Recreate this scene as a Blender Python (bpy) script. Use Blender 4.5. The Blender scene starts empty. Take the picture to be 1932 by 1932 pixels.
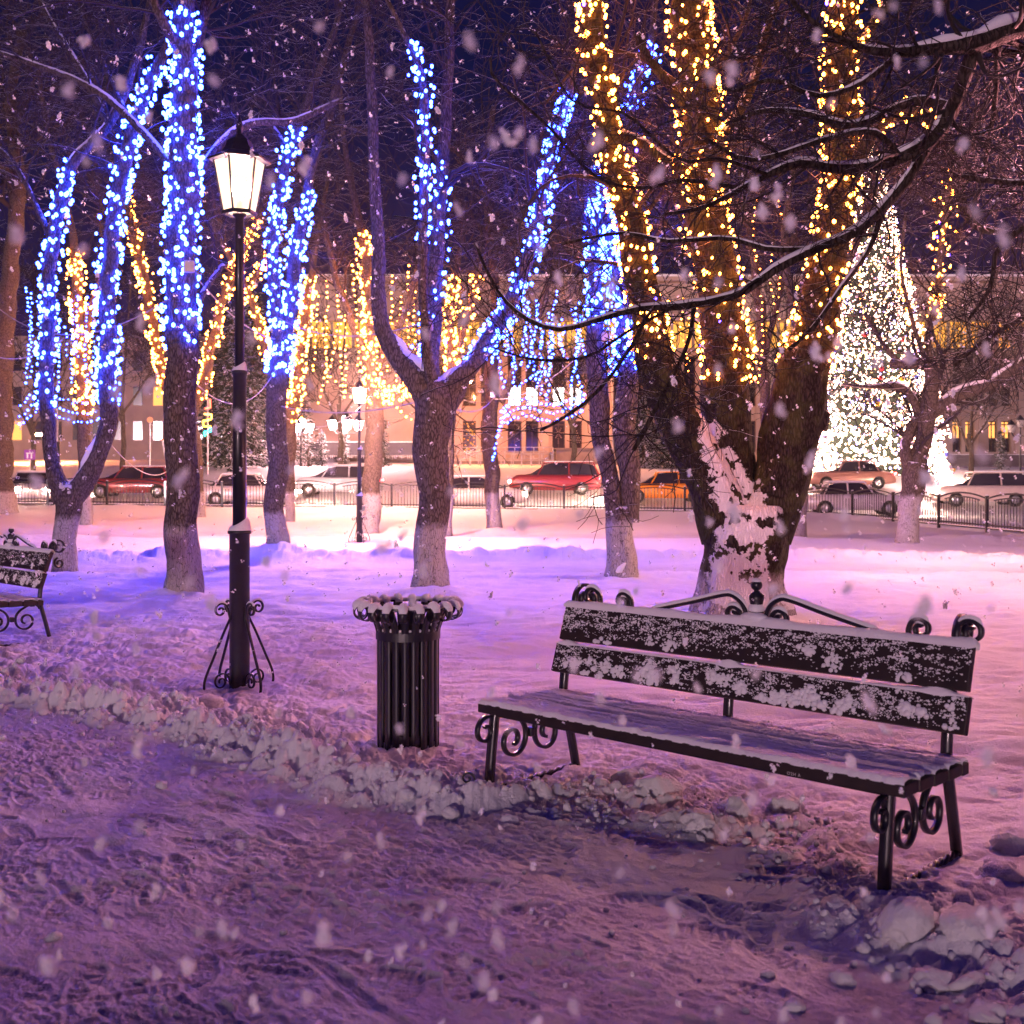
import bpy, bmesh, math, random
import numpy as np
from mathutils import Vector, Matrix
random.seed(11)
rng = np.random.default_rng(11)
PI = math.pi
C = bpy.context.scene.collection
HAZE = .0003
F, CX, HY, CAMH = 2100.0, 966.0, 912.0, 1.5

# ---------------------------------------------------------------- terrain
def sstep(a, b, x):
    t = np.clip((np.asarray(x, float)-a)/(b-a), 0, 1)
    return t*t*(3-2*t)
def terrain(x, y):
    x = np.asarray(x, float); y = np.asarray(y, float)
    amp = np.interp(x, [-22, -6, 7, 14, 20], [.55, .40, .26, .10, .08])
    z = amp*sstep(27, 46, y)
    up = np.clip((y-51)/14, 0, 1)
    return z + (2.25-.5*amp)*up + .6*sstep(66, 78, y)
def W3(px, py, D):
    return np.array([(px-CX)*D/F, D, CAMH+(HY-py)*D/F])
def locate(px, py, lo=2.0, hi=70.0):
    Ds = np.arange(lo, hi, .05)
    zr = CAMH+(HY-py)*Ds/F
    zt = terrain((px-CX)*Ds/F, Ds)
    k = np.argmax(zr <= zt)
    D = Ds[k] if zr[k] <= zt[k] else hi
    return D
# ---------------------------------------------------------------- noise
_perm = rng.permutation(256); _perm = np.concatenate([_perm, _perm, _perm])
_ga = rng.uniform(0, 2*PI, 256); _gx, _gy = np.cos(_ga), np.sin(_ga)
def perlin(x, y):
    x = np.asarray(x, float); y = np.asarray(y, float)
    xi = np.floor(x).astype(np.int64); yi = np.floor(y).astype(np.int64)
    xf = x-xi; yf = y-yi; xi &= 255; yi &= 255
    u = xf*xf*xf*(xf*(xf*6-15)+10); v = yf*yf*yf*(yf*(yf*6-15)+10)
    def g(ix, iy, fx, fy):
        h = _perm[_perm[ix]+iy]
        return _gx[h]*fx+_gy[h]*fy
    a = g(xi, yi, xf, yf); b = g((xi+1) & 255, yi, xf-1, yf)
    c = g(xi, (yi+1) & 255, xf, yf-1); d = g((xi+1) & 255, (yi+1) & 255, xf-1, yf-1)
    return 1.5*((a*(1-u)+b*u)*(1-v)+(c*(1-u)+d*u)*v)
def fbm(x, y, o=4, g=.5):
    s = 0; a = 1
    for i in range(o):
        s = s+a*perlin(x+17.3*i, y-9.1*i); x = x*2.03; y = y*2.03; a *= g
    return s
def billow(x, y, o=3):
    s = 0; a = 1
    for i in range(o):
        s = s+a*np.sqrt(np.abs(perlin(x+31.7*i, y+11.9*i))+.002); x = x*2.1; y = y*2.1; a *= .5
    return s/1.75
# ---------------------------------------------------------------- mesh building
def nrm(v):
    return v/np.maximum(np.linalg.norm(v, axis=-1, keepdims=True), 1e-9)
class MB:
    def __init__(s): s.V = []; s.L = []; s.T = []; s.M = []; s.n = 0
    def add(s, V, faces, mi=0):
        """faces: (n,k) int array"""
        V = np.asarray(V, float).reshape(-1, 3); faces = np.asarray(faces, np.int64)
        s.V.append(V); s.L.append((faces+s.n).ravel()); s.T.append(np.full(len(faces), faces.shape[1]))
        s.M.append(np.full(len(faces), mi)); s.n += len(V); return s
    def poly(s, V, faces, mi=0):
        V = np.asarray(V, float).reshape(-1, 3)
        s.V.append(V); s.L.append(np.concatenate([np.array(f, np.int64)+s.n for f in faces]))
        s.T.append(np.array([len(f) for f in faces])); s.M.append(np.full(len(faces), mi)); s.n += len(V); return s
    def build(s, name, mats, parent=None, smooth=True, flat_over=None):
        me = bpy.data.meshes.new(name)
        V = np.concatenate(s.V); L = np.concatenate(s.L); T = np.concatenate(s.T); M = np.concatenate(s.M)
        me.vertices.add(len(V)); me.vertices.foreach_set('co', V.astype(np.float32).ravel())
        me.loops.add(len(L)); me.loops.foreach_set('vertex_index', L.astype(np.int32))
        me.polygons.add(len(T)); st = np.concatenate([[0], np.cumsum(T)[:-1]])
        me.polygons.foreach_set('loop_start', st.astype(np.int32)); me.polygons.foreach_set('loop_total', T.astype(np.int32))
        me.polygons.foreach_set('use_smooth', np.full(len(T), bool(smooth)))
        if not isinstance(mats, (list, tuple)): mats = [mats]
        for m in mats: me.materials.append(m)
        if len(mats) > 1: me.polygons.foreach_set('material_index', M.astype(np.int32))
        me.update(calc_edges=True); me.validate()
        o = bpy.data.objects.new(name, me); C.objects.link(o)
        if parent is not None: o.parent = parent; o.matrix_parent_inverse = Matrix.Identity(4)
        return o
REF = nrm(np.array([.13, 1., .07]))
def tubes(mb, P, R, sides=6, ref=REF, cap=False, mi=0, rough=0, flat=None):
    """P (N,K,3), R (N,K)."""
    P = np.asarray(P, float); R = np.asarray(R, float)
    if P.ndim == 2: P = P[None]; R = np.broadcast_to(R, P.shape[1])[None] if R.ndim <= 1 else R
    if R.shape != P.shape[:2]: R = np.broadcast_to(R, P.shape[:2])
    if cap:
        P = np.concatenate([P[:, :1], P, P[:, -1:]], 1); z = np.zeros((len(R), 1)); R = np.concatenate([z, R, z], 1)
    t = np.gradient(P, axis=1)
    if cap: t[:, 0] = t[:, 2]; t[:, 1] = t[:, 2]; t[:, -1] = t[:, -3]; t[:, -2] = t[:, -3]
    t = nrm(t); u = nrm(np.cross(t, ref)); v = np.cross(t, u)
    N, K, _ = P.shape; a = np.arange(sides)*2*PI/sides
    fu, fv = (1, 1) if flat is None else flat
    rr = R[..., None]
    if rough:
        s = np.concatenate([np.zeros((N, 1)), np.cumsum(np.linalg.norm(np.diff(P, axis=1), axis=2), 1)], 1)
        ca, sa = np.cos(a), np.sin(a)
        sx = s[..., None]*1.2
        n1 = fbm(ca*2.2+sx*.7+P[:, :1, :1], sa*2.2+sx+5, 3)
        n2 = fbm(a*6.5/(2*PI)*4+0*sx, sx*2.2, 3)
        edge = np.minimum(a, 2*PI-a); wgt = np.clip(edge/.5, 0, 1)
        rr = rr*(1+rough*(n1+.45*n2*wgt))
    V = P[:, :, None, :]+rr[..., None]*(fu*np.cos(a)[None, None, :, None]*u[:, :, None, :]+fv*np.sin(a)[None, None, :, None]*v[:, :, None, :])
    k = np.arange(K-1)[:, None]*sides; j = np.arange(sides)[None]; j2 = (j+1) % sides
    q = np.stack([k+j, k+sides+j, k+sides+j2, k+j2], -1).reshape(-1, 4)
    q = (np.arange(N)[:, None, None]*K*sides+q[None]).reshape(-1, 4)
    return mb.add(V, q, mi)
def ribbon(mb, P, wd, w, th, mi=0):
    """flat bar swept along P, its width along the fixed direction wd"""
    P = np.asarray(P, float); wd = nrm(np.asarray(wd, float)); t = nrm(np.gradient(P, axis=0)); n = nrm(np.cross(t, wd))
    c = [(-1, -1), (1, -1), (1, 1), (-1, 1)]
    V = np.stack([P+wd*a*w/2+n*b*th/2 for a, b in c], 1)
    K = len(P); k = np.arange(K-1)[:, None]*4; j = np.arange(4)[None]; j2 = (j+1) % 4
    q = np.stack([k+j, k+4+j, k+4+j2, k+j2], -1).reshape(-1, 4)
    mb.add(V, q, mi); mb.add(V[0], [[0, 1, 2, 3]], mi); mb.add(V[-1], [[3, 2, 1, 0]], mi); return mb
def box(mb, c, s, R=None, bev=0, mi=0):
    c = np.asarray(c, float); h = np.asarray(s, float)/2
    if bev <= 0:
        V = np.array([[x, y, z] for x in (-1, 1) for y in (-1, 1) for z in (-1, 1)])*h
        Fc = [[0, 1, 3, 2], [4, 6, 7, 5], [0, 4, 5, 1], [2, 3, 7, 6], [0, 2, 6, 4], [1, 5, 7, 3]]
    else:
        bm = bmesh.new(); bmesh.ops.create_cube(bm, size=1)
        for v in bm.verts: v.co = Vector([v.co[i]*2*h[i] for i in range(3)])
        bmesh.ops.bevel(bm, geom=bm.edges[:], offset=bev, segments=2, affect='EDGES', profile=.6)
        bm.verts.ensure_lookup_table(); V = np.array([v.co[:] for v in bm.verts]); Fc = [[v.index for v in f.verts] for f in bm.faces]; bm.free()
    if R is not None: V = V@np.asarray(R, float).T
    return mb.poly(V+c, Fc, mi)
def xbox(mb, x0, x1, y0, y1, z0, z1, mi=0): return box(mb, [(x0+x1)/2, (y0+y1)/2, (z0+z1)/2], [abs(x1-x0), abs(y1-y0), abs(z1-z0)], mi=mi)
def lathe(mb, c, prof, n=24, mi=0, rot=0, sx=1, sy=1):
    prof = np.asarray(prof, float); a = np.arange(n)*2*PI/n+rot; K = len(prof)
    V = np.stack([prof[:, :1]*np.cos(a)*sx, prof[:, :1]*np.sin(a)*sy, np.repeat(prof[:, 1:2], n, 1)], -1)+np.asarray(c, float)
    k = np.arange(K-1)[:, None]*n; j = np.arange(n)[None]; j2 = (j+1) % n
    return mb.add(V, np.stack([k+j, k+j2, k+n+j2, k+n+j], -1).reshape(-1, 4), mi)
def ico(sub):
    bm = bmesh.new(); bmesh.ops.create_icosphere(bm, subdivisions=sub, radius=1)
    bm.verts.ensure_lookup_table(); V = np.array([v.co[:] for v in bm.verts]); Fc = np.array([[v.index for v in f.verts] for f in bm.faces]); bm.free(); return V, Fc
ICO = {k: ico(k) for k in (1, 2, 3, 4)}
OCT = (np.array([[1, 0, 0], [-1, 0, 0], [0, 1, 0], [0, -1, 0], [0, 0, 1], [0, 0, -1]], float),
       np.array([[0, 2, 4], [2, 1, 4], [1, 3, 4], [3, 0, 4], [2, 0, 5], [1, 2, 5], [3, 1, 5], [0, 3, 5]]))
def scatter(mb, base, P, S, mi=0, rot=False, jit=0):
    """copies of base (V,F) at P (N,3) scaled by S (N,) or (N,3)"""
    V0, F0 = base; P = np.asarray(P, float); N = len(P)
    if N == 0: return mb
    S = np.asarray(S, float); S = np.broadcast_to(S[:, None] if S.ndim == 1 else S, (N, 3))
    V = np.broadcast_to(V0[None], (N,)+V0.shape)
    if jit: V = V*(1+jit*rng.normal(size=(N, len(V0), 1)))
    V = V*S[:, None, :]
    if rot:
        q = nrm(rng.normal(size=(N, 4))); w, x, y, z = q.T
        Rm = np.stack([1-2*(y*y+z*z), 2*(x*y-z*w), 2*(x*z+y*w), 2*(x*y+z*w), 1-2*(x*x+z*z), 2*(y*z-x*w), 2*(x*z-y*w), 2*(y*z+x*w), 1-2*(x*x+y*y)], -1).reshape(N, 3, 3)
        V = np.einsum('nij,nkj->nki', Rm, V)
    V = V+P[:, None, :]; q = (np.arange(N)[:, None, None]*len(V0)+F0[None]).reshape(-1, F0.shape[1])
    return mb.add(V, q, mi)
def resample(pts, n, closed=False):
    """Catmull-Rom through pts (M,d) -> (n,d), evenly by length"""
    P = np.asarray(pts, float); M = len(P)
    if M == 2:
        return P[0]+(P[1]-P[0])*np.linspace(0, 1, n)[:, None]
    Q = np.concatenate([[2*P[0]-P[1]], P, [2*P[-1]-P[-2]]]); out = []
    for i in range(M-1):
        t = np.linspace(0, 1, 24, endpoint=False)[:, None]; a, b, c, d = Q[i:i+4]
        out.append(.5*((2*b)+(-a+c)*t+(2*a-5*b+4*c-d)*t*t+(-a+3*b-3*c+d)*t**3))
    out.append(P[-1:]); o = np.concatenate(out)
    s = np.concatenate([[0], np.cumsum(np.linalg.norm(np.diff(o[:, :3], axis=0), axis=1))])
    u = np.linspace(0, s[-1], n); return np.stack([np.interp(u, s, o[:, k]) for k in range(o.shape[1])], 1)
def spiral(c, r0, r1, a0, turns, n=40, flip=1):
    """2D points from radius r0 (start) to r1 (end)"""
    t = np.linspace(0, 1, n); a = a0+flip*turns*2*PI*t; r = r0+(r1-r0)*t**.8
    return np.stack([c[0]+r*np.cos(a), c[1]+r*np.sin(a)], 1)
# ---------------------------------------------------------------- naming
def tag(o, label=None, cat=None, group=None, kind=None):
    if label: o['label'] = label
    if cat: o['category'] = cat
    if group: o['group'] = group
    if kind: o['kind'] = kind
    return o
def thing(name, loc=(0, 0, 0), rz=0, label=None, cat=None, group=None):
    o = bpy.data.objects.new(name, None); C.objects.link(o); o.location = loc; o.rotation_euler = (0, 0, rz); o.empty_display_size = .2
    return tag(o, label, cat, group)
def copy_tree(o, parent=None):
    c = o.copy(); C.objects.link(c)
    if parent is not None: c.parent = parent
    for ch in o.children: copy_tree(ch, c)
    return c
# ---------------------------------------------------------------- materials
def newmat(name):
    m = bpy.data.materials.new(name); m.use_nodes = True; nt = m.node_tree; nt.nodes.clear()
    out = nt.nodes.new('ShaderNodeOutputMaterial'); return m, nt, out
def nd(nt, t, **kw):
    n = nt.nodes.new(t)
    for k, v in kw.items():
        if k.startswith('i_'):
            key = k[2:]; n.inputs[int(key) if key.isdigit() else key.replace('_', ' ')].default_value = v
        else: setattr(n, k, v)
    return n
def lk(nt, a, b): nt.links.new(a, b)
def math_n(nt, op, a, b=None, clamp=False):
    n = nd(nt, 'ShaderNodeMath', operation=op, use_clamp=clamp)
    for i, v in enumerate((a, b)):
        if v is None: continue
        if isinstance(v, (int, float)): n.inputs[i].default_value = v
        else: lk(nt, v, n.inputs[i])
    return n.outputs[0]
def ramp(nt, fac, stops):
    n = nd(nt, 'ShaderNodeValToRGB'); e = n.color_ramp.elements
    while len(e) < len(stops): e.new(.5)
    for i, (p, c) in enumerate(stops): e[i].position = p; e[i].color = (*c, 1) if len(c) == 3 else c
    lk(nt, fac, n.inputs[0]); return n.outputs[0]
def mixc(nt, f, a, b):
    n = nd(nt, 'ShaderNodeMix', data_type='RGBA')
    for s, v in ((0, f), (6, a), (7, b)):
        if isinstance(v, (int, float)): n.inputs[s].default_value = v
        elif isinstance(v, tuple): n.inputs[s].default_value = (*v, 1)
        else: lk(nt, v, n.inputs[s])
    return n.outputs[2]
def plain(name, col, rough=.5, metal=0, var=.25, scale=6, bump=0, bscale=60, coat=0):
    m, nt, out = newmat(name); b = nd(nt, 'ShaderNodeBsdfPrincipled', i_Roughness=rough, i_Metallic=metal)
    g = nd(nt, 'ShaderNodeNewGeometry'); n = nd(nt, 'ShaderNodeTexNoise', i_Scale=scale, i_Detail=5.0); lk(nt, g.outputs['Position'], n.inputs['Vector'])
    c = np.array(col); lk(nt, ramp(nt, n.outputs[0], [(.3, tuple(c*(1-var))), (.7, tuple(np.minimum(c*(1+var), 1)))]), b.inputs['Base Color'])
    if bump:
        n2 = nd(nt, 'ShaderNodeTexNoise', i_Scale=bscale, i_Detail=4.0); lk(nt, g.outputs['Position'], n2.inputs['Vector'])
        bp = nd(nt, 'ShaderNodeBump', i_Strength=.6, i_Distance=bump); lk(nt, n2.outputs[0], bp.inputs['Height']); lk(nt, bp.outputs[0], b.inputs['Normal'])
    if coat: b.inputs['Coat Weight'].default_value = coat
    lk(nt, b.outputs[0], out.inputs[0]); return m
def emis(name, col, s, sampling='AUTO'):
    m, nt, out = newmat(name); e = nd(nt, 'ShaderNodeEmission', i_Strength=s); e.inputs[0].default_value = (*col, 1)
    lk(nt, e.outputs[0], out.inputs[0])
    try: m.cycles.emission_sampling = sampling
    except Exception: pass
    return m
def snow_mat(name, grain=.004, col=(.86, .86, .88), dirt=0, scale=70.0):
    m, nt, out = newmat(name); b = nd(nt, 'ShaderNodeBsdfPrincipled', i_Roughness=.75)
    b.inputs['Specular IOR Level'].default_value = .25
    g = nd(nt, 'ShaderNodeNewGeometry'); n = nd(nt, 'ShaderNodeTexNoise', i_Scale=scale, i_Detail=9.0, i_Roughness=.75); lk(nt, g.outputs['Position'], n.inputs['Vector'])
    bp = nd(nt, 'ShaderNodeBump', i_Strength=.9, i_Distance=grain); lk(nt, n.outputs[0], bp.inputs['Height']); lk(nt, bp.outputs[0], b.inputs['Normal'])
    c = np.array(col)
    if dirt:
        # vertex attribute 'trod' says where feet and tyres packed and dirtied the snow
        at = nd(nt, 'ShaderNodeAttribute', attribute_name='trod'); n3 = nd(nt, 'ShaderNodeTexNoise', i_Scale=2.2, i_Detail=6.0, i_Roughness=.65); lk(nt, g.outputs['Position'], n3.inputs['Vector'])
        f = math_n(nt, 'MULTIPLY', at.outputs['Fac'], ramp(nt, n3.outputs[0], [(.3, (.35,)*3), (.7, (1, 1, 1))]))
        lk(nt, mixc(nt, f, tuple(c), tuple(c*np.array([.50, .46, .46]))), b.inputs['Base Color'])
    else: b.inputs['Base Color'].default_value = (*c, 1)
    lk(nt, b.outputs[0], out.inputs[0]); return m
def bark_mat(name, wash=None, snow=.42, dark=1.0, moss=0, snowlow=0):
    m, nt, out = newmat(name); b = nd(nt, 'ShaderNodeBsdfPrincipled', i_Roughness=.9); b.inputs['Specular IOR Level'].default_value = .15
    g = nd(nt, 'ShaderNodeNewGeometry'); mp = nd(nt, 'ShaderNodeMapping'); mp.inputs['Scale'].default_value = (1, 1, .28); lk(nt, g.outputs['Position'], mp.inputs[0])
    vo = nd(nt, 'ShaderNodeTexVoronoi', feature='DISTANCE_TO_EDGE', i_Scale=34.0); n0 = nd(nt, 'ShaderNodeTexNoise', i_Scale=14.0, i_Detail=6.0, i_Roughness=.7)
    lk(nt, mp.outputs[0], n0.inputs['Vector']); wv = nd(nt, 'ShaderNodeVectorMath', operation='MULTIPLY_ADD'); wv.inputs[1].default_value = (.05, .05, .05)
    lk(nt, n0.outputs['Color'], wv.inputs[0]); lk(nt, mp.outputs[0], wv.inputs[2]); lk(nt, wv.outputs[0], vo.inputs['Vector'])
    crack = ramp(nt, vo.outputs['Distance'], [(.0, (0, 0, 0)), (.22, (1, 1, 1))])
    h = math_n(nt, 'ADD', math_n(nt, 'MULTIPLY', crack, .7), math_n(nt, 'MULTIPLY', n0.outputs[0], .8))
    col = ramp(nt, h, [(.3, (.022*dark, .016*dark, .013*dark)), (.75, (.10*dark, .078*dark, .062*dark)), (1, (.16*dark, .13*dark, .105*dark))])
    if moss:
        n4 = nd(nt, 'ShaderNodeTexNoise', i_Scale=5.0, i_Detail=4.0); lk(nt, g.outputs['Position'], n4.inputs['Vector'])
        col = mixc(nt, math_n(nt, 'MULTIPLY', ramp(nt, n4.outputs[0], [(.45, (0, 0, 0)), (.62, (1, 1, 1))]), moss), col, (.10, .11, .03))
    sp = nd(nt, 'ShaderNodeSeparateXYZ'); lk(nt, g.outputs['Position'], sp.inputs[0])
    n1 = nd(nt, 'ShaderNodeTexNoise', i_Scale=9.0, i_Detail=8.0, i_Roughness=.72); lk(nt, g.outputs['Position'], n1.inputs['Vector'])
    if wash is not None:
        zz = math_n(nt, 'SUBTRACT', wash, sp.outputs[2]); zz = math_n(nt, 'ADD', math_n(nt, 'MULTIPLY', zz, 8.0), math_n(nt, 'MULTIPLY', math_n(nt, 'SUBTRACT', n1.outputs[0], .5), 2.0), clamp=True)
        wf = math_n(nt, 'MULTIPLY', zz, ramp(nt, h, [(.34, (0, 0, 0)), (.62, (1, 1, 1))]))
        col = mixc(nt, wf, col, (.46, .43, .42))
    sn = nd(nt, 'ShaderNodeSeparateXYZ'); lk(nt, g.outputs['Normal'], sn.inputs[0])
    sf = math_n(nt, 'ADD', sn.outputs[2], math_n(nt, 'MULTIPLY', math_n(nt, 'SUBTRACT', n1.outputs[0], .5), 1.3))
    if snowlow:
        low = math_n(nt, 'MULTIPLY', math_n(nt, 'SUBTRACT', snowlow, sp.outputs[2], clamp=True), .12); dr = nd(nt, 'ShaderNodeAttribute', attribute_name='drift'); n5 = nd(nt, 'ShaderNodeTexNoise', i_Scale=4.5, i_Detail=5.0, i_Roughness=.55); lk(nt, g.outputs['Position'], n5.inputs['Vector']); sf = math_n(nt, 'ADD', sf, math_n(nt, 'ADD', low, math_n(nt, 'MULTIPLY', math_n(nt, 'MULTIPLY', dr.outputs['Fac'], ramp(nt, n5.outputs[0], [(.42, (0, 0, 0)), (.5, (1, 1, 1))])), 1.2)))
    f = math_n(nt, 'MULTIPLY', math_n(nt, 'SUBTRACT', sf, snow), 14.0, clamp=True)
    col = mixc(nt, f, col, (.84, .84, .86)); lk(nt, col, b.inputs['Base Color'])
    bp = nd(nt, 'ShaderNodeBump', i_Strength=.9, i_Distance=.02); lk(nt, math_n(nt, 'ADD', h, f), bp.inputs['Height']); lk(nt, bp.outputs[0], b.inputs['Normal'])
    lk(nt, b.outputs[0], out.inputs[0]); return m
M = {}
M['snow'] = snow_mat('snow_ground', .016, dirt=1); M['snowlump'] = snow_mat('snow_lump_crumbly', .030, scale=22.0)
M['snowcap'] = snow_mat('snow_cap', .010)
M['iron'] = plain('black_painted_iron', (.006, .007, .013), .38, 0, .3, 30, .0008, 120, coat=.15)
M['bark_wash'] = bark_mat('bark_whitewashed', .98, .52)
M['bark_wash_far'] = bark_mat('bark_whitewashed_far', 1.25, .62)
M['bark_big'] = bark_mat('bark_mossy', .55, .44, .27, moss=.35, snowlow=2.1)
M['bark'] = bark_mat('bark_plain', None, .55)
M['bark_dark'] = bark_mat('bark_near', None, .85, .35)
def pane_mat(name, col, s):
    m, nt, out = newmat(name); e = nd(nt, 'ShaderNodeEmission', i_Strength=s*1.7); e.inputs[0].default_value = (*col, 1); t = nd(nt, 'ShaderNodeBsdfTransparent'); t.inputs[0].default_value = (.9, .88, .85, 1); mx = nd(nt, 'ShaderNodeMixShader'); mx.inputs[0].default_value = .5
    lk(nt, t.outputs[0], mx.inputs[1]); lk(nt, e.outputs[0], mx.inputs[2]); lk(nt, mx.outputs[0], out.inputs[0]); m.cycles.emission_sampling = 'NONE'; return m
PANE = pane_mat('lantern_pane', (1, .70, .45), 1.75); PANEFAR = pane_mat('lantern_pane_far', (1, .66, .48), 9.0)
M['twig'] = plain('twig_bark', (.085, .06, .05), .85, 0, .4, 3)
def twig_snow(name, thr, col):
    m, nt, out = newmat(name); b = nd(nt, 'ShaderNodeBsdfPrincipled', i_Roughness=.9); g = nd(nt, 'ShaderNodeNewGeometry')
    sn = nd(nt, 'ShaderNodeSeparateXYZ'); lk(nt, g.outputs['Normal'], sn.inputs[0]); n1 = nd(nt, 'ShaderNodeTexNoise', i_Scale=3.0, i_Detail=3.0); lk(nt, g.outputs['Position'], n1.inputs['Vector'])
    sf = math_n(nt, 'ADD', sn.outputs[2], math_n(nt, 'SUBTRACT', n1.outputs[0], .5)); f = math_n(nt, 'MULTIPLY', math_n(nt, 'SUBTRACT', sf, thr), 8.0, clamp=True)
    lk(nt, mixc(nt, f, col, (.8, .8, .84)), b.inputs['Base Color']); lk(nt, b.outputs[0], out.inputs[0]); return m
M['twig_snowy'] = twig_snow('twig_snowy', .68, (.024, .017, .016)); M['twig_dark'] = twig_snow('twig_dark', .85, (.008, .006, .006))
M['needles'] = twig_snow('needles_snowy', .55, (.018, .035, .02))
M['wood'] = plain('dark_stained_wood', (.014, .008, .008), .55, 0, .45, 14, .0015, 90)
M['stone'] = plain('facade_stone', (.42, .33, .28), .85, 0, .12, .8, .01, 8)
M['stone_dark'] = plain('granite_base', (.16, .13, .14), .7, 0, .2, 2, .01, 8)
M['darkpanel'] = plain('dark_canopy', (.02, .02, .035), .5)
M['wframe'] = plain('window_frame_brown', (.05, .02, .015), .5)
M['glass_dark'] = plain('dark_glass', (.02, .018, .03), .08, 0, .5, 1)
M['steel'] = plain('rail_steel', (.45, .42, .42), .35, .8)
M['cable'] = plain('cable_sheath', (.45, .40, .38), .6); M['wire_dark'] = plain('string_wire', (.01, .03, .02), .5)
M['tyre'] = plain('tyre_rubber', (.012, .012, .012), .85); M['rim'] = plain('wheel_rim', (.5, .5, .52), .3, .9)
M['plasticbox'] = plain('grey_plastic', (.5, .47, .45), .5)
M['win_white'] = emis('window_light_white', (1, .86, .84), 5); M['win_gold'] = emis('window_light_gold', (1, .42, .07), 1.6)
M['win_amber'] = emis('window_light_amber', (1, .40, .10), 2.0)
BLUE = emis('bulb_blue', (.015, .040, 1), 82); GOLD = emis('bulb_gold', (1, .225, .028), 52); VIOL = emis('bulb_violet', (.10, .05, 1), 20)
PALE = emis('bulb_pale', (1, .60, .47), 26)
LAMP = emis('lantern_bulb', (1, .44, .42), 3600); LAMP_ASSUMED = emis('assumed_lamp_bulb_right', (1, .34, .40), 11500)  # the right-hand bulb serves an assumed lamp added out of view
LAMP_ADDED_MID = emis('added_lamp_bulb_mid', (1, .46, .40), 56000)  # bulb of the added out-of-view lamp that lights the middle ground
LAMPFAR = emis('lantern_bulb_far', (1, .45, .33), 92000)
HEAD = emis('headlight_glow', (1, .62, .45), 2000); TAIL = emis('taillight_glow', (1, .03, .03), 40)
COOL = emis('globe_glow', (1, .50, .50), 220); SODIUM = emis('sodium_glow', (1, .30, .09), 6000)
# ---------------------------------------------------------------- ground
P0 = np.array([-.142, 5.41]); UX = np.array([.7215, -.6924]); UY = np.array([.6924, .7215])   # the bench row runs along UX
def uv(x, y):
    dx = x-P0[0]; dy = y-P0[1]; return dx*UX[0]+dy*UX[1], dx*UY[0]+dy*UY[1]
def edge_v(u): return np.interp(u, [-14, -3.9, -2.8, -1.2, -.4, .1, .34, 1.1, 1.6, 1.85, 2.05, 2.7, 3.4, 9], [-1.1, -.77, -.56, -.5, -.54, -.42, .12, .16, .22, -.25, -.40, -.55, -.6, -.6])
def bell(x, c, w): return np.exp(-((x-c)/w)**2)
TRACKS = [[(40, 1400), (130, 1500), (180, 1565), (300, 1655), (420, 1725), (560, 1790), (690, 1885), (760, 1940)], [(75, 1640), (200, 1740), (330, 1830), (440, 1935)], [(150, 1600), (235, 1655), (300, 1700), (400, 1790), (470, 1850)]]
def gp(px, py): D = CAMH*F/(py-HY); return ((px-CX)*D/F, D)
STEPS = []
_r = random.Random(5)
for _ in range(240): STEPS.append((_r.uniform(-2.6, 1.7), _r.uniform(2.3, 6.2), _r.gauss(-.75, .5)+(PI if _r.random() < .4 else 0)))
MOUNDS = [((812-CX)*15.3/F, 15.3, .5), ((347-CX)*14.8/F, 14.8, .45), ((520-CX)*22/F, 22, .5), ((1172-CX)*17.2/F, 17.2, .5), ((1400-CX)*12.4/F, 12.4, .8), ((1712-CX)*26.7/F, 26.7, .6), ((933-CX)*33/F, 33, .7), ((697-CX)*31/F, 31, .7), ((162-CX)*34/F, 34, .7)]
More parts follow.
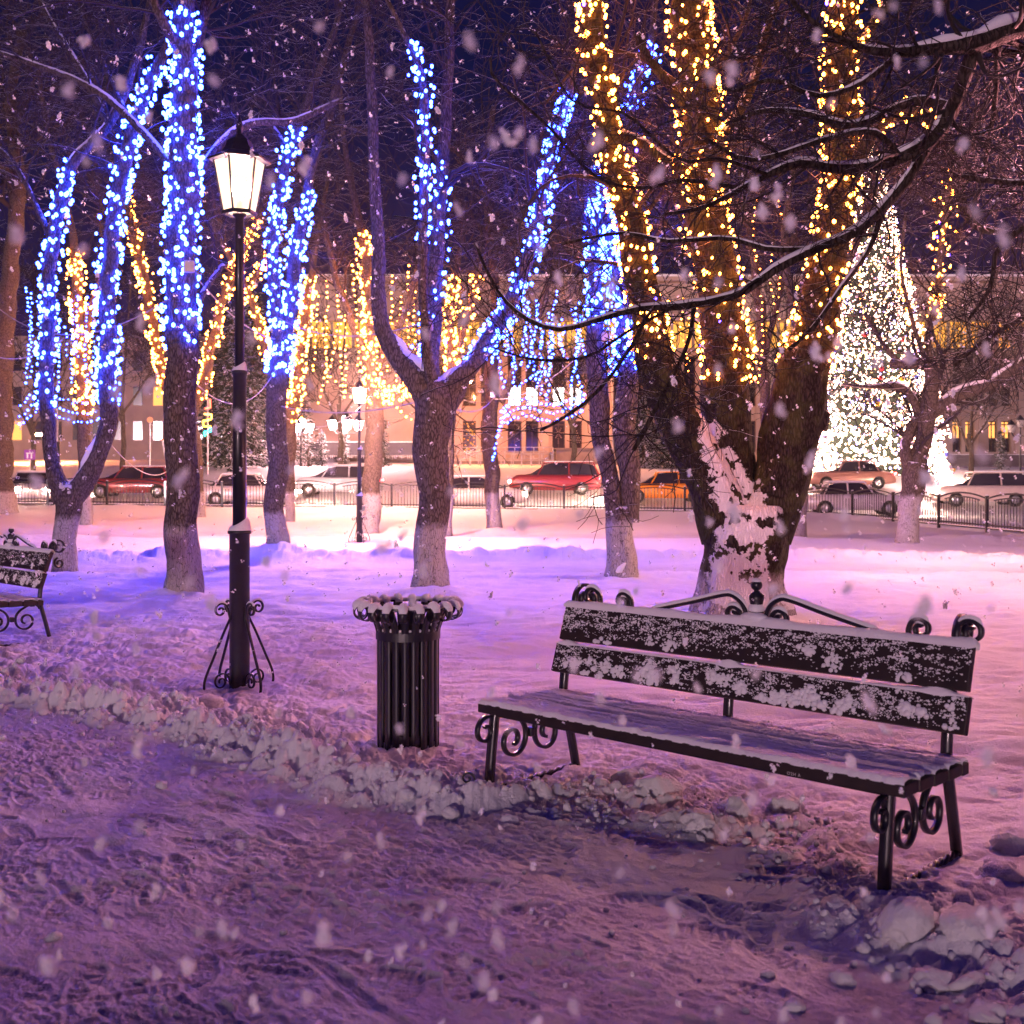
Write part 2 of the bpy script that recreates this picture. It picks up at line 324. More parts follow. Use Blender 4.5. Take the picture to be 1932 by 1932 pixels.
def detail(x, y):
    """fine relief of the snow; also returns the trodden mask"""
    u, v = uv(x, y); ev = edge_v(u)+.10*fbm(u*2.1, v*0+3.3, 3)+.03*perlin(u*9, v*9); s = v-ev
    near = 1-sstep(16, 26, y); z = np.zeros_like(x)
    path = 1-sstep(-.16, .16, s+.05*perlin(u*5, v*5))                                    # 1 on the cleared path
    lump = billow(u*1.6+4, v*2.0, 3); lump2 = billow(u*5.5, v*6.5+8, 3)
    amp_u = np.interp(u, [-9, -4, -1, .2, .6, 1.8, 2.25, 4], [.08, .10, .09, .07, .05, .02, .06, .12])
    bank = (1-path)*(amp_u*(bell(s, .22, .28)*1.1+.28*bell(s, .7, .5)))
    lf = np.interp(u, [-9, -4, -1.5, .5, 1.7, 2.3, 4], [1., 1., .8, .55, .3, .45, .8])
    clod = (1-path)*(bell(s, .25, .55)*.15+.05*(1-sstep(.8, 3.4, s)))*lf
    lump3 = billow(u*13, v*14+3, 3); z += bank+clod*(lump-.55)*1.5+clod*.8*(lump2-.5)+clod*.30*(lump3-.5)
    z += (1-path)*(1-sstep(1.0, 5, s))*.012*billow(x*11, y*11, 3)*(.4+lf)
    # softer wind-rippled snow behind
    soft = (1-path)*sstep(.6, 2.2, s)
    z += soft*near*(.045*fbm(x*.7, y*1.1, 3)+.026*perlin(x*2.3+.6*perlin(x*.8, y), y*4.2)+.010*perlin(x*4, y*12)+.030*billow(x*2.6, y*5, 4)*np.clip(.45+perlin(x*.5, y*.4)*2, 0, 1)+.012*billow(x*8, y*11, 2)*np.clip(.3+perlin(x*.4+5, y*.3)*2, 0, 1))
    left = np.clip((-x-.4)/2.0, .12, 1)*(1-sstep(9.5, 14.5, y)); z += soft*left*(.13*(billow(x*1.3, y*1.6, 4)-.5)+.055*billow(x*4, y*5, 3)+.02*billow(x*11, y*12, 2))
    # packed path: footprints, ruts, crumbs
    wob = fbm(x*3.2, y*3.2+.8*x, 4)
    rg = np.clip(.75+1.1*perlin(x*.9, y*.9+7), .25, 1.5); z += path*(.012*wob+.012*rg*np.minimum(billow(u*7, v*12, 4), .8)+.010*rg*np.clip(fbm(u*14, v*34, 4), -.2, 1)+.006*rg*billow(u*28, v*44, 2)-.01)
    t = np.zeros_like(x); m0 = (y < 9)
    for pts in TRACKS:
        q = resample([gp(*p) for p in pts], 60); d2 = np.full(m0.sum(), 9.); xm = x[m0]; ym = y[m0]
        for i in range(59):
            a = q[i]; b = q[i+1]; ab = b-a; tt = np.clip(((xm-a[0])*ab[0]+(ym-a[1])*ab[1])/(ab@ab), 0, 1)
            d2 = np.minimum(d2, (xm-a[0]-tt*ab[0])**2+(ym-a[1]-tt*ab[1])**2)
        d = np.sqrt(d2); brk = np.clip(.55+1.6*perlin(xm*1.7+3, ym*1.7), .1, 1); g = np.zeros_like(x); g[m0] = brk*-.009*np.exp(-(d/.024)**4)+brk*.003*np.exp(-((d-.04)/.012)**2)+.002*np.cos(d*420)*(d < .022); z += g*path
    for (sx, sy, a) in STEPS:
        dx = x-sx; dy = y-sy; m = (np.abs(dx) < .25) & (np.abs(dy) < .25)
        if not m.any(): continue
        ca, sa = math.cos(a), math.sin(a); l = (dx[m]*ca+dy[m]*sa)/.135; w = (-dx[m]*sa+dy[m]*ca)/(.046*(1+.15*np.sin(2*l)))
        r = np.sqrt(l*l+w*w); dep = 1-sstep(.82, 1.05, r); g = np.zeros_like(x)
        g[m] = -.006*dep+.003*dep*np.sin(l*26)*(np.abs(l) > .12)+.003*np.exp(-((r-1.18)/.14)**2); z += g*path
    # second alley across the park with a low ridge before it, third one further back
    ctr = 19.6+.02*x+.35*perlin(x*.25, 4.4)
    al2 = bell(y, ctr-.3, 1.0)**2; rid = bell(y, ctr+1.9+.12*perlin(x*1.3, 2), .55); rid0 = bell(y, ctr-2.0, .6)
    z += -.05*al2+rid*(.12+.20*billow(x*1.7, y*2.2, 4)+.07*perlin(x*.8, 9)+.06*perlin(x*3, y*3))*np.interp(x, [-12, -6, 0, 8, 12], [.5, 1, 1, .8, .35])+.04*rid0*(.6+billow(x*3, y*3))
    al3 = bell(y, 31.5+.4*perlin(x*.2, 1), 1.6)**2; rid3 = bell(y, 28.6+.5*perlin(x*.3, 8), .8)
    z += -.05*al3+rid3*(.10+.12*billow(x*1.2, y*1.3, 3))*np.clip(.5+perlin(x*.2, 3)*1.3, 0, 1)
    rf = bell(y, np.interp(x, [-25, 12, 13.6, 15], [44.2, 43.6, 41, 30]), 1.5); z += rf*(.10+.22*billow(x*.8, y*.8, 3)*np.clip(.6+1.4*perlin(x*.13, 7), 0, 1.2))
    far = sstep(16, 24, y)*(1-sstep(43, 46, y)); z += far*.03*fbm(x*.5, y*.6, 4)
    road = sstep(46.5, 48, y)*(1-sstep(63, 65, y)); z += .02*fbm(x*.8, y*2.5, 4)*(sstep(46, 47, y))
    for bx0, by0, rr0 in MOUNDS: z += .09*np.exp(-((x-bx0)**2+(y-by0)**2)/(rr0*rr0))*(1+.5*perlin(x*4, y*4))
    trod = np.clip(path*.55+.55*al2+.6*al3+.25*road, 0, 1); return z, trod
def ground_z(x, y): 
    x = np.atleast_1d(np.asarray(x, float)); y = np.atleast_1d(np.asarray(y, float)); return float((terrain(x, y)+detail(x, y)[0])[0])
Y = np.concatenate([np.linspace(-8, 2.2, 24)[:-1], 2.2*np.exp(np.linspace(0, math.log(13/2.2), 780))[:-1], 13*np.exp(np.linspace(0, math.log(70/13), 330))[:-1], 70*np.exp(np.linspace(0, math.log(600/70), 24))])
U = np.concatenate([-1-np.linspace(2.2, .0, 26)[:-1]**1.5, np.linspace(-1, 1, 1080), 1+np.linspace(0, 2.2, 26)[1:]**1.5])
YY, UU = np.meshgrid(Y, U, indexing='ij'); XX = UU*(.52*np.maximum(YY, 1.5)+.7)
zd, tr = detail(XX.ravel(), YY.ravel()); ZZ = terrain(XX, YY)+zd.reshape(XX.shape)*(1-sstep(70, 90, YY))
gm = MB(); ny, nx = XX.shape; idx = np.arange(ny*nx).reshape(ny, nx)
gm.add(np.stack([XX, YY, ZZ], -1), np.stack([idx[:-1, :-1], idx[:-1, 1:], idx[1:, 1:], idx[1:, :-1]], -1).reshape(-1, 4))
ground = gm.build('snowy_ground', M['snow']); tag(ground, 'trodden purple lit snow path and banks across the park', kind='structure')
at = ground.data.attributes.new('trod', 'FLOAT', 'POINT'); at.data.foreach_set('value', tr.astype(np.float32))
del gm, XX, YY, UU, ZZ, zd, tr, idx
# ---------------------------------------------------------------- snow lumps
def lump_mesh(seed, sub=3):
    V, Fc = ICO[sub]; r = np.random.default_rng(seed); o = r.uniform(0, 50, 3)
    n = fbm(V[:, 0]*1.3+o[0]+V[:, 2], V[:, 1]*1.3+o[1]-V[:, 2], 4)+.5*(billow(V[:, 0]*2.4+o[2]+V[:, 2]*2, V[:, 1]*2.4, 3)-.5)
    V = V*(1+.30*n+.16*(billow(V[:, 0]*4+o[1]+V[:, 2]*2, V[:, 1]*4-V[:, 2]*3, 4)-.5))[:, None]
    for _ in range(4):                                              # broken flat faces
        d = nrm(r.normal(size=3)); k = r.uniform(.6, .85); h = V@d; V = V-np.outer(np.maximum(h-k, 0)*.8, d)
    m = MB().add(V, Fc); return m
LUMPS = []
big = [(1835, 1795, 62, 'largest rounded snow lump with a flat face at the bottom right corner'), (1760, 1850, 40, 'wide snow lump between the wedge shaped drift and the largest lump'), (1830, 1862, 40, 'snow lump resting against the foot of the largest lump'),
       (1705, 1775, 56, 'wedge shaped snow block under the right bench leg'), (1860, 1915, 36, 'snow lump at the very bottom edge near the corner'), (1590, 1845, 26, 'small cone shaped snow lump out on the trodden path'),
       (1500, 1905, 24, 'low snow lump lying flat on the trodden path'), (1450, 1835, 15, 'tiny snow lump alone on the path'), (1885, 1650, 42, 'tall rough snow lump behind the right bench legs'),
       (1908, 1600, 36, 'pink lit snow lump at the right edge behind the bench'), (1815, 1715, 30, 'broken snow lump just right of the bench foot'), (1245, 1500, 46, 'upright snow slab under the middle of the bench seat'),
       (1320, 1555, 36, 'jagged snow lump below the front board of the bench'), (1185, 1470, 34, 'sharp snow lump beside the left bench legs'), (1390, 1535, 40, 'rounded snow lump behind the front board near the lettering'),
       (1480, 1525, 34, 'smooth snow lump below the white lettering on the board'), (1560, 1650, 15, 'round snow pebble left of the right front bench leg'), (395, 1330, 26, 'pointed snow lump at the foot of the near street lamp'),
       (307, 1480, 13, 'small dark snow crumb alone on the left part of the path'), (100, 1765, 16, 'grey ice lump low on the left part of the path'), (265, 1845, 14, 'flat pinkish ice lump near the bottom left'),
       (535, 1755, 9, 'dark grit lump beside the long wheel rut'), (960, 1545, 20, 'small snow lump beneath the left front bench leg'), (850, 1535, 22, 'snow lump by the small iron curl in front of the bench'), (1920, 1760, 44, 'shadowed snow lump cut by the right edge')]
for i, (px, py, r, lab) in enumerate(big):
    D = CAMH*F/(py-HY+r*.25); x = (px-CX)*D/F; R = r*D/F; o = lump_mesh(100+i, 4 if r > 30 else 3).build('snow_lump', M['snowlump'])
    o.location = (x, D, ground_z(x, D)+R*.08); o.scale = (R, R*.85, R*(.72 if 'slab' not in lab else .95)); o.rotation_euler = (0, 0, i*1.7)
    tag(o, lab, 'snow lump', 'broken snow lumps beside the path')
cm = MB(); PP = []; SS = []
for i in range(2200):
    u = rng.uniform(-6, 3.6); s = rng.normal(.18, .22) if rng.random() < .93 else rng.uniform(-1.2, 0); v = edge_v(u)+s
    x, y = P0+UX*u+UY*v
    if y < 2 or y > 13: continue
    PP.append((x, y)); SS.append(rng.gamma(1.4, .0045)+.003 if s > -.1 else rng.gamma(1.4, .003)+.003)
PP = np.array(PP); SS = np.array(SS); zz = terrain(PP[:, 0], PP[:, 1])+detail(PP[:, 0], PP[:, 1])[0]
P3 = np.column_stack([PP, zz+SS*.25])
vs = [lump_mesh(200+k, 2) for k in range(5)]
for k in range(5): scatter(cm, (vs[k].V[0], ICO[2][1]), P3[k::5], np.stack([SS[k::5], SS[k::5], SS[k::5]*.8], 1), rot=True)
tag(cm.build('snow_crumbs', M['snowlump']), 'loose snow crumbs strewn along the cleared path edge', kind='stuff')
# ---------------------------------------------------------------- bench
def plane_curve(x, yz): return np.column_stack([np.full(len(yz), x), yz])
def bench(name, label, letters=False, seed=0):
    r = np.random.default_rng(seed); root = thing(name, label=label, cat='bench', group='park benches along the path')
    X0, X1 = -.02, 2.13
    def frame(x):
        m = MB(); wd = (1, 0, 0); w, th = .034, .016
        rb = lambda yz, w=w, th=th: ribbon(m, plane_curve(x, np.asarray(yz)), wd, w, th)
        return m, rb
    for x in (.03, 2.04):
        m, rb = frame(x)
        rb(resample([(.0, -.12), (.025, .15), (.055, .385)], 8), .04, .03); rb([(.05, .385), (.30, .375), (.56, .375)], .034, .018)
        up = rb
        rb(spiral((-.01, .30), .075, .022, PI*.35, 1.15, 36), .024, .014)
        # twin scrolls under the seat
        rb(np.vstack([resample([(.05, .33), (.075, .365), (.14, .372), (.20, .35)], 8)[:-1], spiral((.178, .232), .112, .026, PI*.38, 1.4, 50, flip=-1)]), .024, .015)
        rb(np.vstack([resample([(.56, .33), (.535, .365), (.47, .372), (.41, .35)], 8)[:-1], spiral((.432, .232), .112, .026, PI*.62, 1.4, 50, flip=1)]), .024, .015)
        box(m, (x, .305, .25), (.04, .03, .045), bev=.005)
        m.build('side_frame', M['iron'], root)
        m, rb = frame(x)
        rb(resample([(.69, -.10), (.62, .18), (.565, .38), (.56, .43), (.585, .60), (.66, .86)], 26), .038, .026)
        rb(spiral((.735, .895), .085, .022, PI*1.05, 1.35, 60, flip=-1), .03, .014); rb(spiral((.745, .745), .055, .016, PI*.6, 1.3, 40, flip=1), .03, .013)
        m.build('back_leg', M['iron'], root)
        m = MB(); t = np.linspace(0, 1, 60); P = np.column_stack([np.full(60, x), .02+.66*t, .015+.0*t])
        a = t*40; P2 = P+np.column_stack([.008*np.cos(a), 0*a, .008*np.sin(a)]); P4 = P-np.column_stack([.008*np.cos(a), 0*a, .008*np.sin(a)])
        tubes(m, P2, np.full(60, .010), 6, ref=np.array([0, 0, 1.])); tubes(m, P4, np.full(60, .010), 6, ref=np.array([0, 0, 1.])); m.build('foot_bar', M['iron'], root)
    m, rb = frame(1.03); rb(resample([(.56, .30), (.56, .43), (.585, .60), (.66, .86)], 12), .04, .022); rb([(.06, .375), (.56, .375)], .034, .018); m.build('middle_support', M['iron'], root)
    m = MB(); ribbon(m, [(.03, .06, .372), (2.04, .06, .372)], (0, 1, 0), .03, .012); ribbon(m, [(.03, .5, .36), (2.04, .5, .36)], (0, 1, 0), .03, .012); m.build('rail', M['iron'], root)
    # seat slats
    sm = []
    for k, (y0, y1) in enumerate(((-.015, .105), (.115, .235), (.245, .365), (.375, .495), (.503, .56))):
        m = MB(); box(m, ((X0+X1)/2, (y0+y1)/2, .410-.012*k*.4), (X1-X0, y1-y0, .045), bev=.005); s = m.build('seat_slat', M['wood'], root, smooth=False)
        if k == 0 and letters:
            cu = bpy.data.curves.new('lettering', 'FONT'); cu.body = 'O2H A'; cu.size = .017; cu.extrude = .0004; cu.space_character = 1.2
            t = bpy.data.objects.new('lettering', cu); C.objects.link(t); t.parent = s; t.location = (1.665, y0-.0006, .390); t.rotation_euler = (PI/2, 0, 0); cu.materials.append(plain('white_scratch', (.45, .42, .42), .7)); bpy.context.view_layer.update(); me_ = bpy.data.meshes.new_from_object(t); t2 = bpy.data.objects.new('lettering', me_); C.objects.link(t2); t2.parent = s; t2.location = t.location; t2.rotation_euler = t.rotation_euler; bpy.data.objects.remove(t); t2.name = 'lettering'
        # snow sheet on each slat
        nxs, nys = 420, 18; xs = np.linspace(X0+.004, X1-.004, nxs); ys = np.linspace(0, 1, nys); A, B = np.meshgrid(xs, ys, indexing='ij')
        th = .017+.006*fbm(A*7+k*9, B*2, 4)+.004*perlin(A*60, B*14+k)
        e = np.minimum(B, 1-B)*(y1-y0); ex = np.minimum(A-X0, X1-A); th = th*np.clip(e/.012, 0, 1)**.5*np.clip(ex/.012, 0, 1)**.5
        wear = np.clip(.5+2.2*(fbm(A*1.3+k*4+seed, B*1.4, 3)), 0, 1) if k in (1, 2) else 1; th = th*(.45+.55*wear)
        ed = .006*fbm(A*22+k*3, B*0, 3)*(np.abs(B-.5)*2)**3*np.sign(B-.5)
        z = .4335-.012*k*.4+np.maximum(th, 0); ii = np.arange(nxs*nys).reshape(nxs, nys); m = MB()
        m.add(np.stack([A, y0+B*(y1-y0)+ed, np.where(th <= 0.0004, z-.004, z)], -1), np.stack([ii[:-1, :-1], ii[1:, :-1], ii[1:, 1:], ii[:-1, 1:]], -1).reshape(-1, 4)); m.build('snow_cover', M['snowcap'], s)
    # back boards: local frame leaning back
    by, bz = np.array([.55, .515]), np.array([.66, .850]); dirv = nrm(bz-by); nv = np.array([-dirv[1], dirv[0]])      # nv points to the sitter
    Ln = np.linalg.norm(bz-by); th = .035
    def bp(x, h, d): return np.column_stack([np.broadcast_to(x, np.shape(h)), by[0]+dirv[0]*h+nv[0]*d, by[1]+dirv[1]*h+nv[1]*d])
    ang = math.atan2(dirv[1], dirv[0])-PI/2; Rx = np.array([[1, 0, 0], [0, math.cos(ang), -math.sin(ang)], [0, math.sin(ang), math.cos(ang)]])
    for k, (h0, h1, sx) in enumerate(((.0, .150, 0), (.170, Ln, .01))):
        c = bp(0, np.array([(h0+h1)/2]), th/2)[0]; c[0] = (X0+X1)/2
        m = MB(); box(m, c, (X1-X0-sx*2, th, h1-h0), R=Rx, bev=.006); b = m.build('back_board', M['wood'], root, smooth=False)
        # frozen crust of snow grains on the front face
        n = 4600 if letters else 2300; xx = r.uniform(X0+.01, X1-.01, n*3); hh = r.uniform(h0+.008, h1-.008, n*3); f = fbm(xx*14, hh*40+k*7, 3)+.35*fbm(xx*2.0+seed, hh*5+k, 2)
        rel = (hh-h0)/(h1-h0); p = np.clip(.30+f*.8, 0, 1)*np.where(k == 1, np.clip(rel*2.6-.25, 0.02, 1), np.clip(rel*3-.1, .06, 1)); keep = r.random(n*3) < p; xx, hh = xx[keep], hh[keep]
        S = r.gamma(2.5, .0006, len(xx))+.0010; m = MB(); Q = bp(xx, hh, th+.001); scatter(m, ICO[1], Q, np.stack([S*1.4, S*.7, S], 1), jit=.18)
        # clustered clods
        nc = 34 if k == 0 else 7
        cxs = r.uniform(X0+.05, X1-.05, nc); chs = r.normal(.058 if k == 0 else .03+h0, .022, nc)
        for a, b2 in zip(cxs, chs):
            q = int(r.integers(8, 30)); Sx = r.gamma(4, .0013, q)+.0035; Qx = bp(a+r.normal(0, .018, q), np.clip(b2+r.normal(0, .014, q), h0+.01, h1-.01), th+.001); scatter(m, ICO[2], Qx, np.stack([Sx, Sx*1.0, Sx], 1), jit=.10)
        m.build('snow_crust', M['snowcap'], b)
        # snow ridge lying on the upper edge
        nxs, na = 420, 12; xs = np.linspace(X0-.002, X1+.002, nxs); aa = np.linspace(-.1*PI, 1.1*PI, na); A, B = np.meshgrid(xs, aa, indexing='ij')
        hgt = (.034+.010*fbm(A*3, A*0+seed+k, 3)+.002*perlin(A*70, B)) if k == 1 else (.008+.010*np.clip(fbm(A*4, A*0+3, 3), 0, 1)+.03*bell(A, 1.03, .05)+.02*bell(A, .05, .05)+.025*bell(A, 2.0, .06))
        ends = np.clip(np.minimum(A-X0+.01, X1-A+.01)/.03, 0, 1)**.5
        wdt = (th/2+.006+.002*perlin(A*40, B*2)); dd = th/2+np.cos(B)*wdt; hh2 = h1-.003+np.sin(B)*hgt*ends
        V = bp(A.ravel(), hh2.ravel(), dd.ravel()); ii = np.arange(nxs*na).reshape(nxs, na); m = MB(); m.add(V, np.stack([ii[:-1, :-1], ii[1:, :-1], ii[1:, 1:], ii[:-1, 1:]], -1).reshape(-1, 4)); m.build('snow_ridge', M['snowcap'], b)
    # crest above the back
    yb = .675
    def crest(P, w=.026, t=.016, snow=True):
        m = MB(); sn = MB(); P = np.asarray(P); Q = np.column_stack([P[:, 0], np.full(len(P), yb), P[:, 1]]); ribbon(m, Q, (0, 1, 0), w, t); part_ = m.build('crest_rod' if len(P) == 46 and snow and np.ptp(P[:, 0]) > .3 else 'crest_curl', M['iron'], root)
        if snow:
            tn = nrm(np.gradient(Q, axis=0)); up = np.clip(np.abs(tn[:, 0])-.25, 0, 1)/.75
            upn = np.column_stack([-tn[:, 2], 0*tn[:, 0], tn[:, 0]]); upn *= np.sign(upn[:, 2:3]+1e-6)
            ok = (up > .05); top = np.array([not np.any((np.abs(Q[:, 0]-q[0]) < .012) & (Q[:, 2] > q[2]+.03)) for q in Q]); ok &= top
            if ok.sum() > 4:
                i = np.where(ok)[0]; g = np.split(i, np.where(np.diff(i) > 1)[0]+1)
                for s in g:
                    if len(s) > 3:
                        rr = .013*np.clip(up[s], .2, 1)*np.clip(np.minimum(np.arange(len(s)), np.arange(len(s))[::-1])/3, .25, 1); tubes(sn, Q[s]+upn[s]*(t/2+.004), rr, 10, cap=True, ref=np.array([0, 1., 0]))
        if sn.n: sn.build('snow_line', M['snowcap'], part_)
    for sgn in (-1, 1):
        fx = lambda P: np.column_stack([1.11+sgn*(1.11-np.asarray(P)[:, 0]), np.asarray(P)[:, 1]]) if sgn > 0 else np.asarray(P)
        crest(fx(resample([(.50, .865), (.75, .925), (.93, .972), (.99, .972), (1.04, .935), (1.065, .875)], 46)))
        crest(fx(np.vstack([spiral((.985, .885), .045, .014, PI*.0, 1.25, 40, 1)])), snow=True)
        crest(fx(spiral((.335, .900), .050, .013, -PI*.05, 1.4, 46, 1))); crest(fx(np.array([(.385, .90), (.388, .84)])), snow=False)
        crest(fx(spiral((.125, .905), .058, .014, -PI*.0, 1.35, 46, 1))); crest(fx(np.array([(.183, .905), (.186, .84)])), snow=False)
    m = MB(); lathe(m, (1.11, yb, 0), [(.0, .84), (.03, .86), (.038, .90), (.026, .93), (.034, .965), (.036, .985), (.012, 1.005), (.012, 1.012)], 16)
    scatter(m, ICO[3], [(1.11, yb, 1.032)], np.array([.027])); cr = m.build('finial', M['iron'], root); sn = MB()
    sc_ = MB(); scatter(sc_, ICO[3], [(1.11, yb, 1.049)], np.array([[.022, .022, .016]])); sc_.build('finial_cap_snow', M['snowcap'], cr); scatter(sn, ICO[3], [(1.11, yb, .925), (1.11, yb-.02, .885), (1.05, yb-.015, .865), (1.17, yb-.015, .87)], np.array([[.038, .038, .03], [.07, .04, .025], [.04, .035, .02], [.045, .035, .022]])); sn.build('finial_snow', M['snowcap'], cr)
    return root
b1 = bench('park_bench', 'snow covered dark slatted bench with scrolled iron legs, in the right foreground', True, 3)
b1.location = (P0[0], P0[1], 0); yaw = math.atan2(UX[1], UX[0]); b1.rotation_euler[2] = yaw
b2 = bench('park_bench', 'snowy bench cut by the left edge, left of the near street lamp', False, 8)
b2.location = (-6.27, 11.40, 0); b2.rotation_euler[2] = yaw
# the small iron curl poking out of the snow before the bench
m = MB(); P = spiral((0, .03), .035, .008, -.4, 1.2, 30); D = CAMH*F/(1520-HY); ribbon(m, np.column_stack([P[:, 0], 0*P[:, 0], P[:, 1]]), (0, 1, 0), .02, .008)
o = m.build('iron_curl', M['iron']); o.location = (gp(882, 1520)[0], gp(882, 1520)[1], ground_z(*gp(882, 1520))+.01); tag(o, 'small black iron curl sticking out of the snow by the bench foot', 'iron scrap')
# ---------------------------------------------------------------- litter bin
def litter_bin(loc):
    root = thing('litter_bin', loc, 0, 'round black slatted iron litter bin with curled rim capped with snow', 'litter bin')
    N = 20; R0 = .172
    prof = np.array(resample([(R0, -.1), (R0, .55), (R0+.004, .655), (R0+.022, .72), (R0+.056, .785), (R0+.095, .822)], 24))
    cc = np.array([R0+.095, .822-.043]); aa = np.linspace(PI/2, PI/2-1.75*PI, 26)[1:]; loop = np.column_stack([cc[0]+.043*np.cos(aa)*(1-.25*np.linspace(0, 1, 25)), cc[1]+.043*np.sin(aa)*(1-.25*np.linspace(0, 1, 25))])
    pr = np.vstack([prof, loop]); snow = MB()
    base = None
    for i in range(N):
        a = 2*PI*i/N
        if base is None:
            m = MB(); ribbon(m, np.column_stack([pr[:, 0], 0*pr[:, 0], pr[:, 1]]), (0, 1, 0), .040, .005); base = m.build('slat', M['iron'], root); base.rotation_euler = (0, 0, a)
        else:
            o = base.copy(); C.objects.link(o); o.parent = root; o.rotation_euler = (0, 0, a)
        # snow cap draped on each curl
        u = np.linspace(-1, 1, 13); w = np.linspace(-1, 1, 9); A, B = np.meshgrid(u, w, indexing='ij'); ph = PI/2-A*1.05-.12
        k = 1+.10*math.sin(i*2.3); rr = .044+.030*k*np.sqrt(np.clip(1-A**2, 0, 1))*np.sqrt(np.clip(1-B**2, 0, 1))
        X = cc[0]+rr*np.cos(ph); Z = cc[1]+rr*np.sin(ph); Yy = B*.027*(1-.25*A**2)
        V = np.stack([X*math.cos(a)-Yy*math.sin(a), X*math.sin(a)+Yy*math.cos(a), Z], -1); ii = np.arange(13*9).reshape(13, 9)
        snow.add(V, np.stack([ii[:-1, :-1], ii[1:, :-1], ii[1:, 1:], ii[:-1, 1:]], -1).reshape(-1, 4))
    def ring(r, z, h, t, name):
        m = MB(); lathe(m, (0, 0, 0), [(r, z), (r+t, z), (r+t, z+h), (r, z+h), (r, z)], 64); return m.build(name, M['iron'], root, smooth=False)
    ring(R0+.005, .625, .055, .005, 'hoop'); ring(R0-.012, .06, .04, .006, 'hoop'); rr_ = ring(R0+.080, .806, .012, .012, 'rim_ring')
    m = MB(); lathe(m, (0, 0, 0), [(.0, .03), (.135, .03), (.14, .62), (.132, .62), (.128, .05), (0, .05)], 32); m.build('liner', plain('liner_metal', (.02, .02, .025), .6), root)
    t = np.linspace(0, 2*PI, 120); tubes(snow, np.column_stack([(R0+.086)*np.cos(t), (R0+.086)*np.sin(t), .823+.004*np.sin(t*10)]), np.full(120, .011), 8, ref=np.array([0, 0, 1.])); snow.build('snow_cap', M['snowcap'], root)
    m = MB(); scatter(m, ICO[2], [(0, 0, 0)], np.array([[.008, .010, .011]]), jit=.08); f = m.build('snow_tuft', M['snowcap'], root)
    for i in range(N):
        a = 2*PI*(i+.5)/N; o = f if i == 0 else f.copy()
        if i: C.objects.link(o); o.parent = root
        o.location = ((R0+.004)*math.cos(a), (R0+.004)*math.sin(a), .684); o.scale = (1, 1, .7+.8*rng.random())
    return root
bx_, by_ = gp(770, 1412); litter_bin((bx_, by_, 0.0))
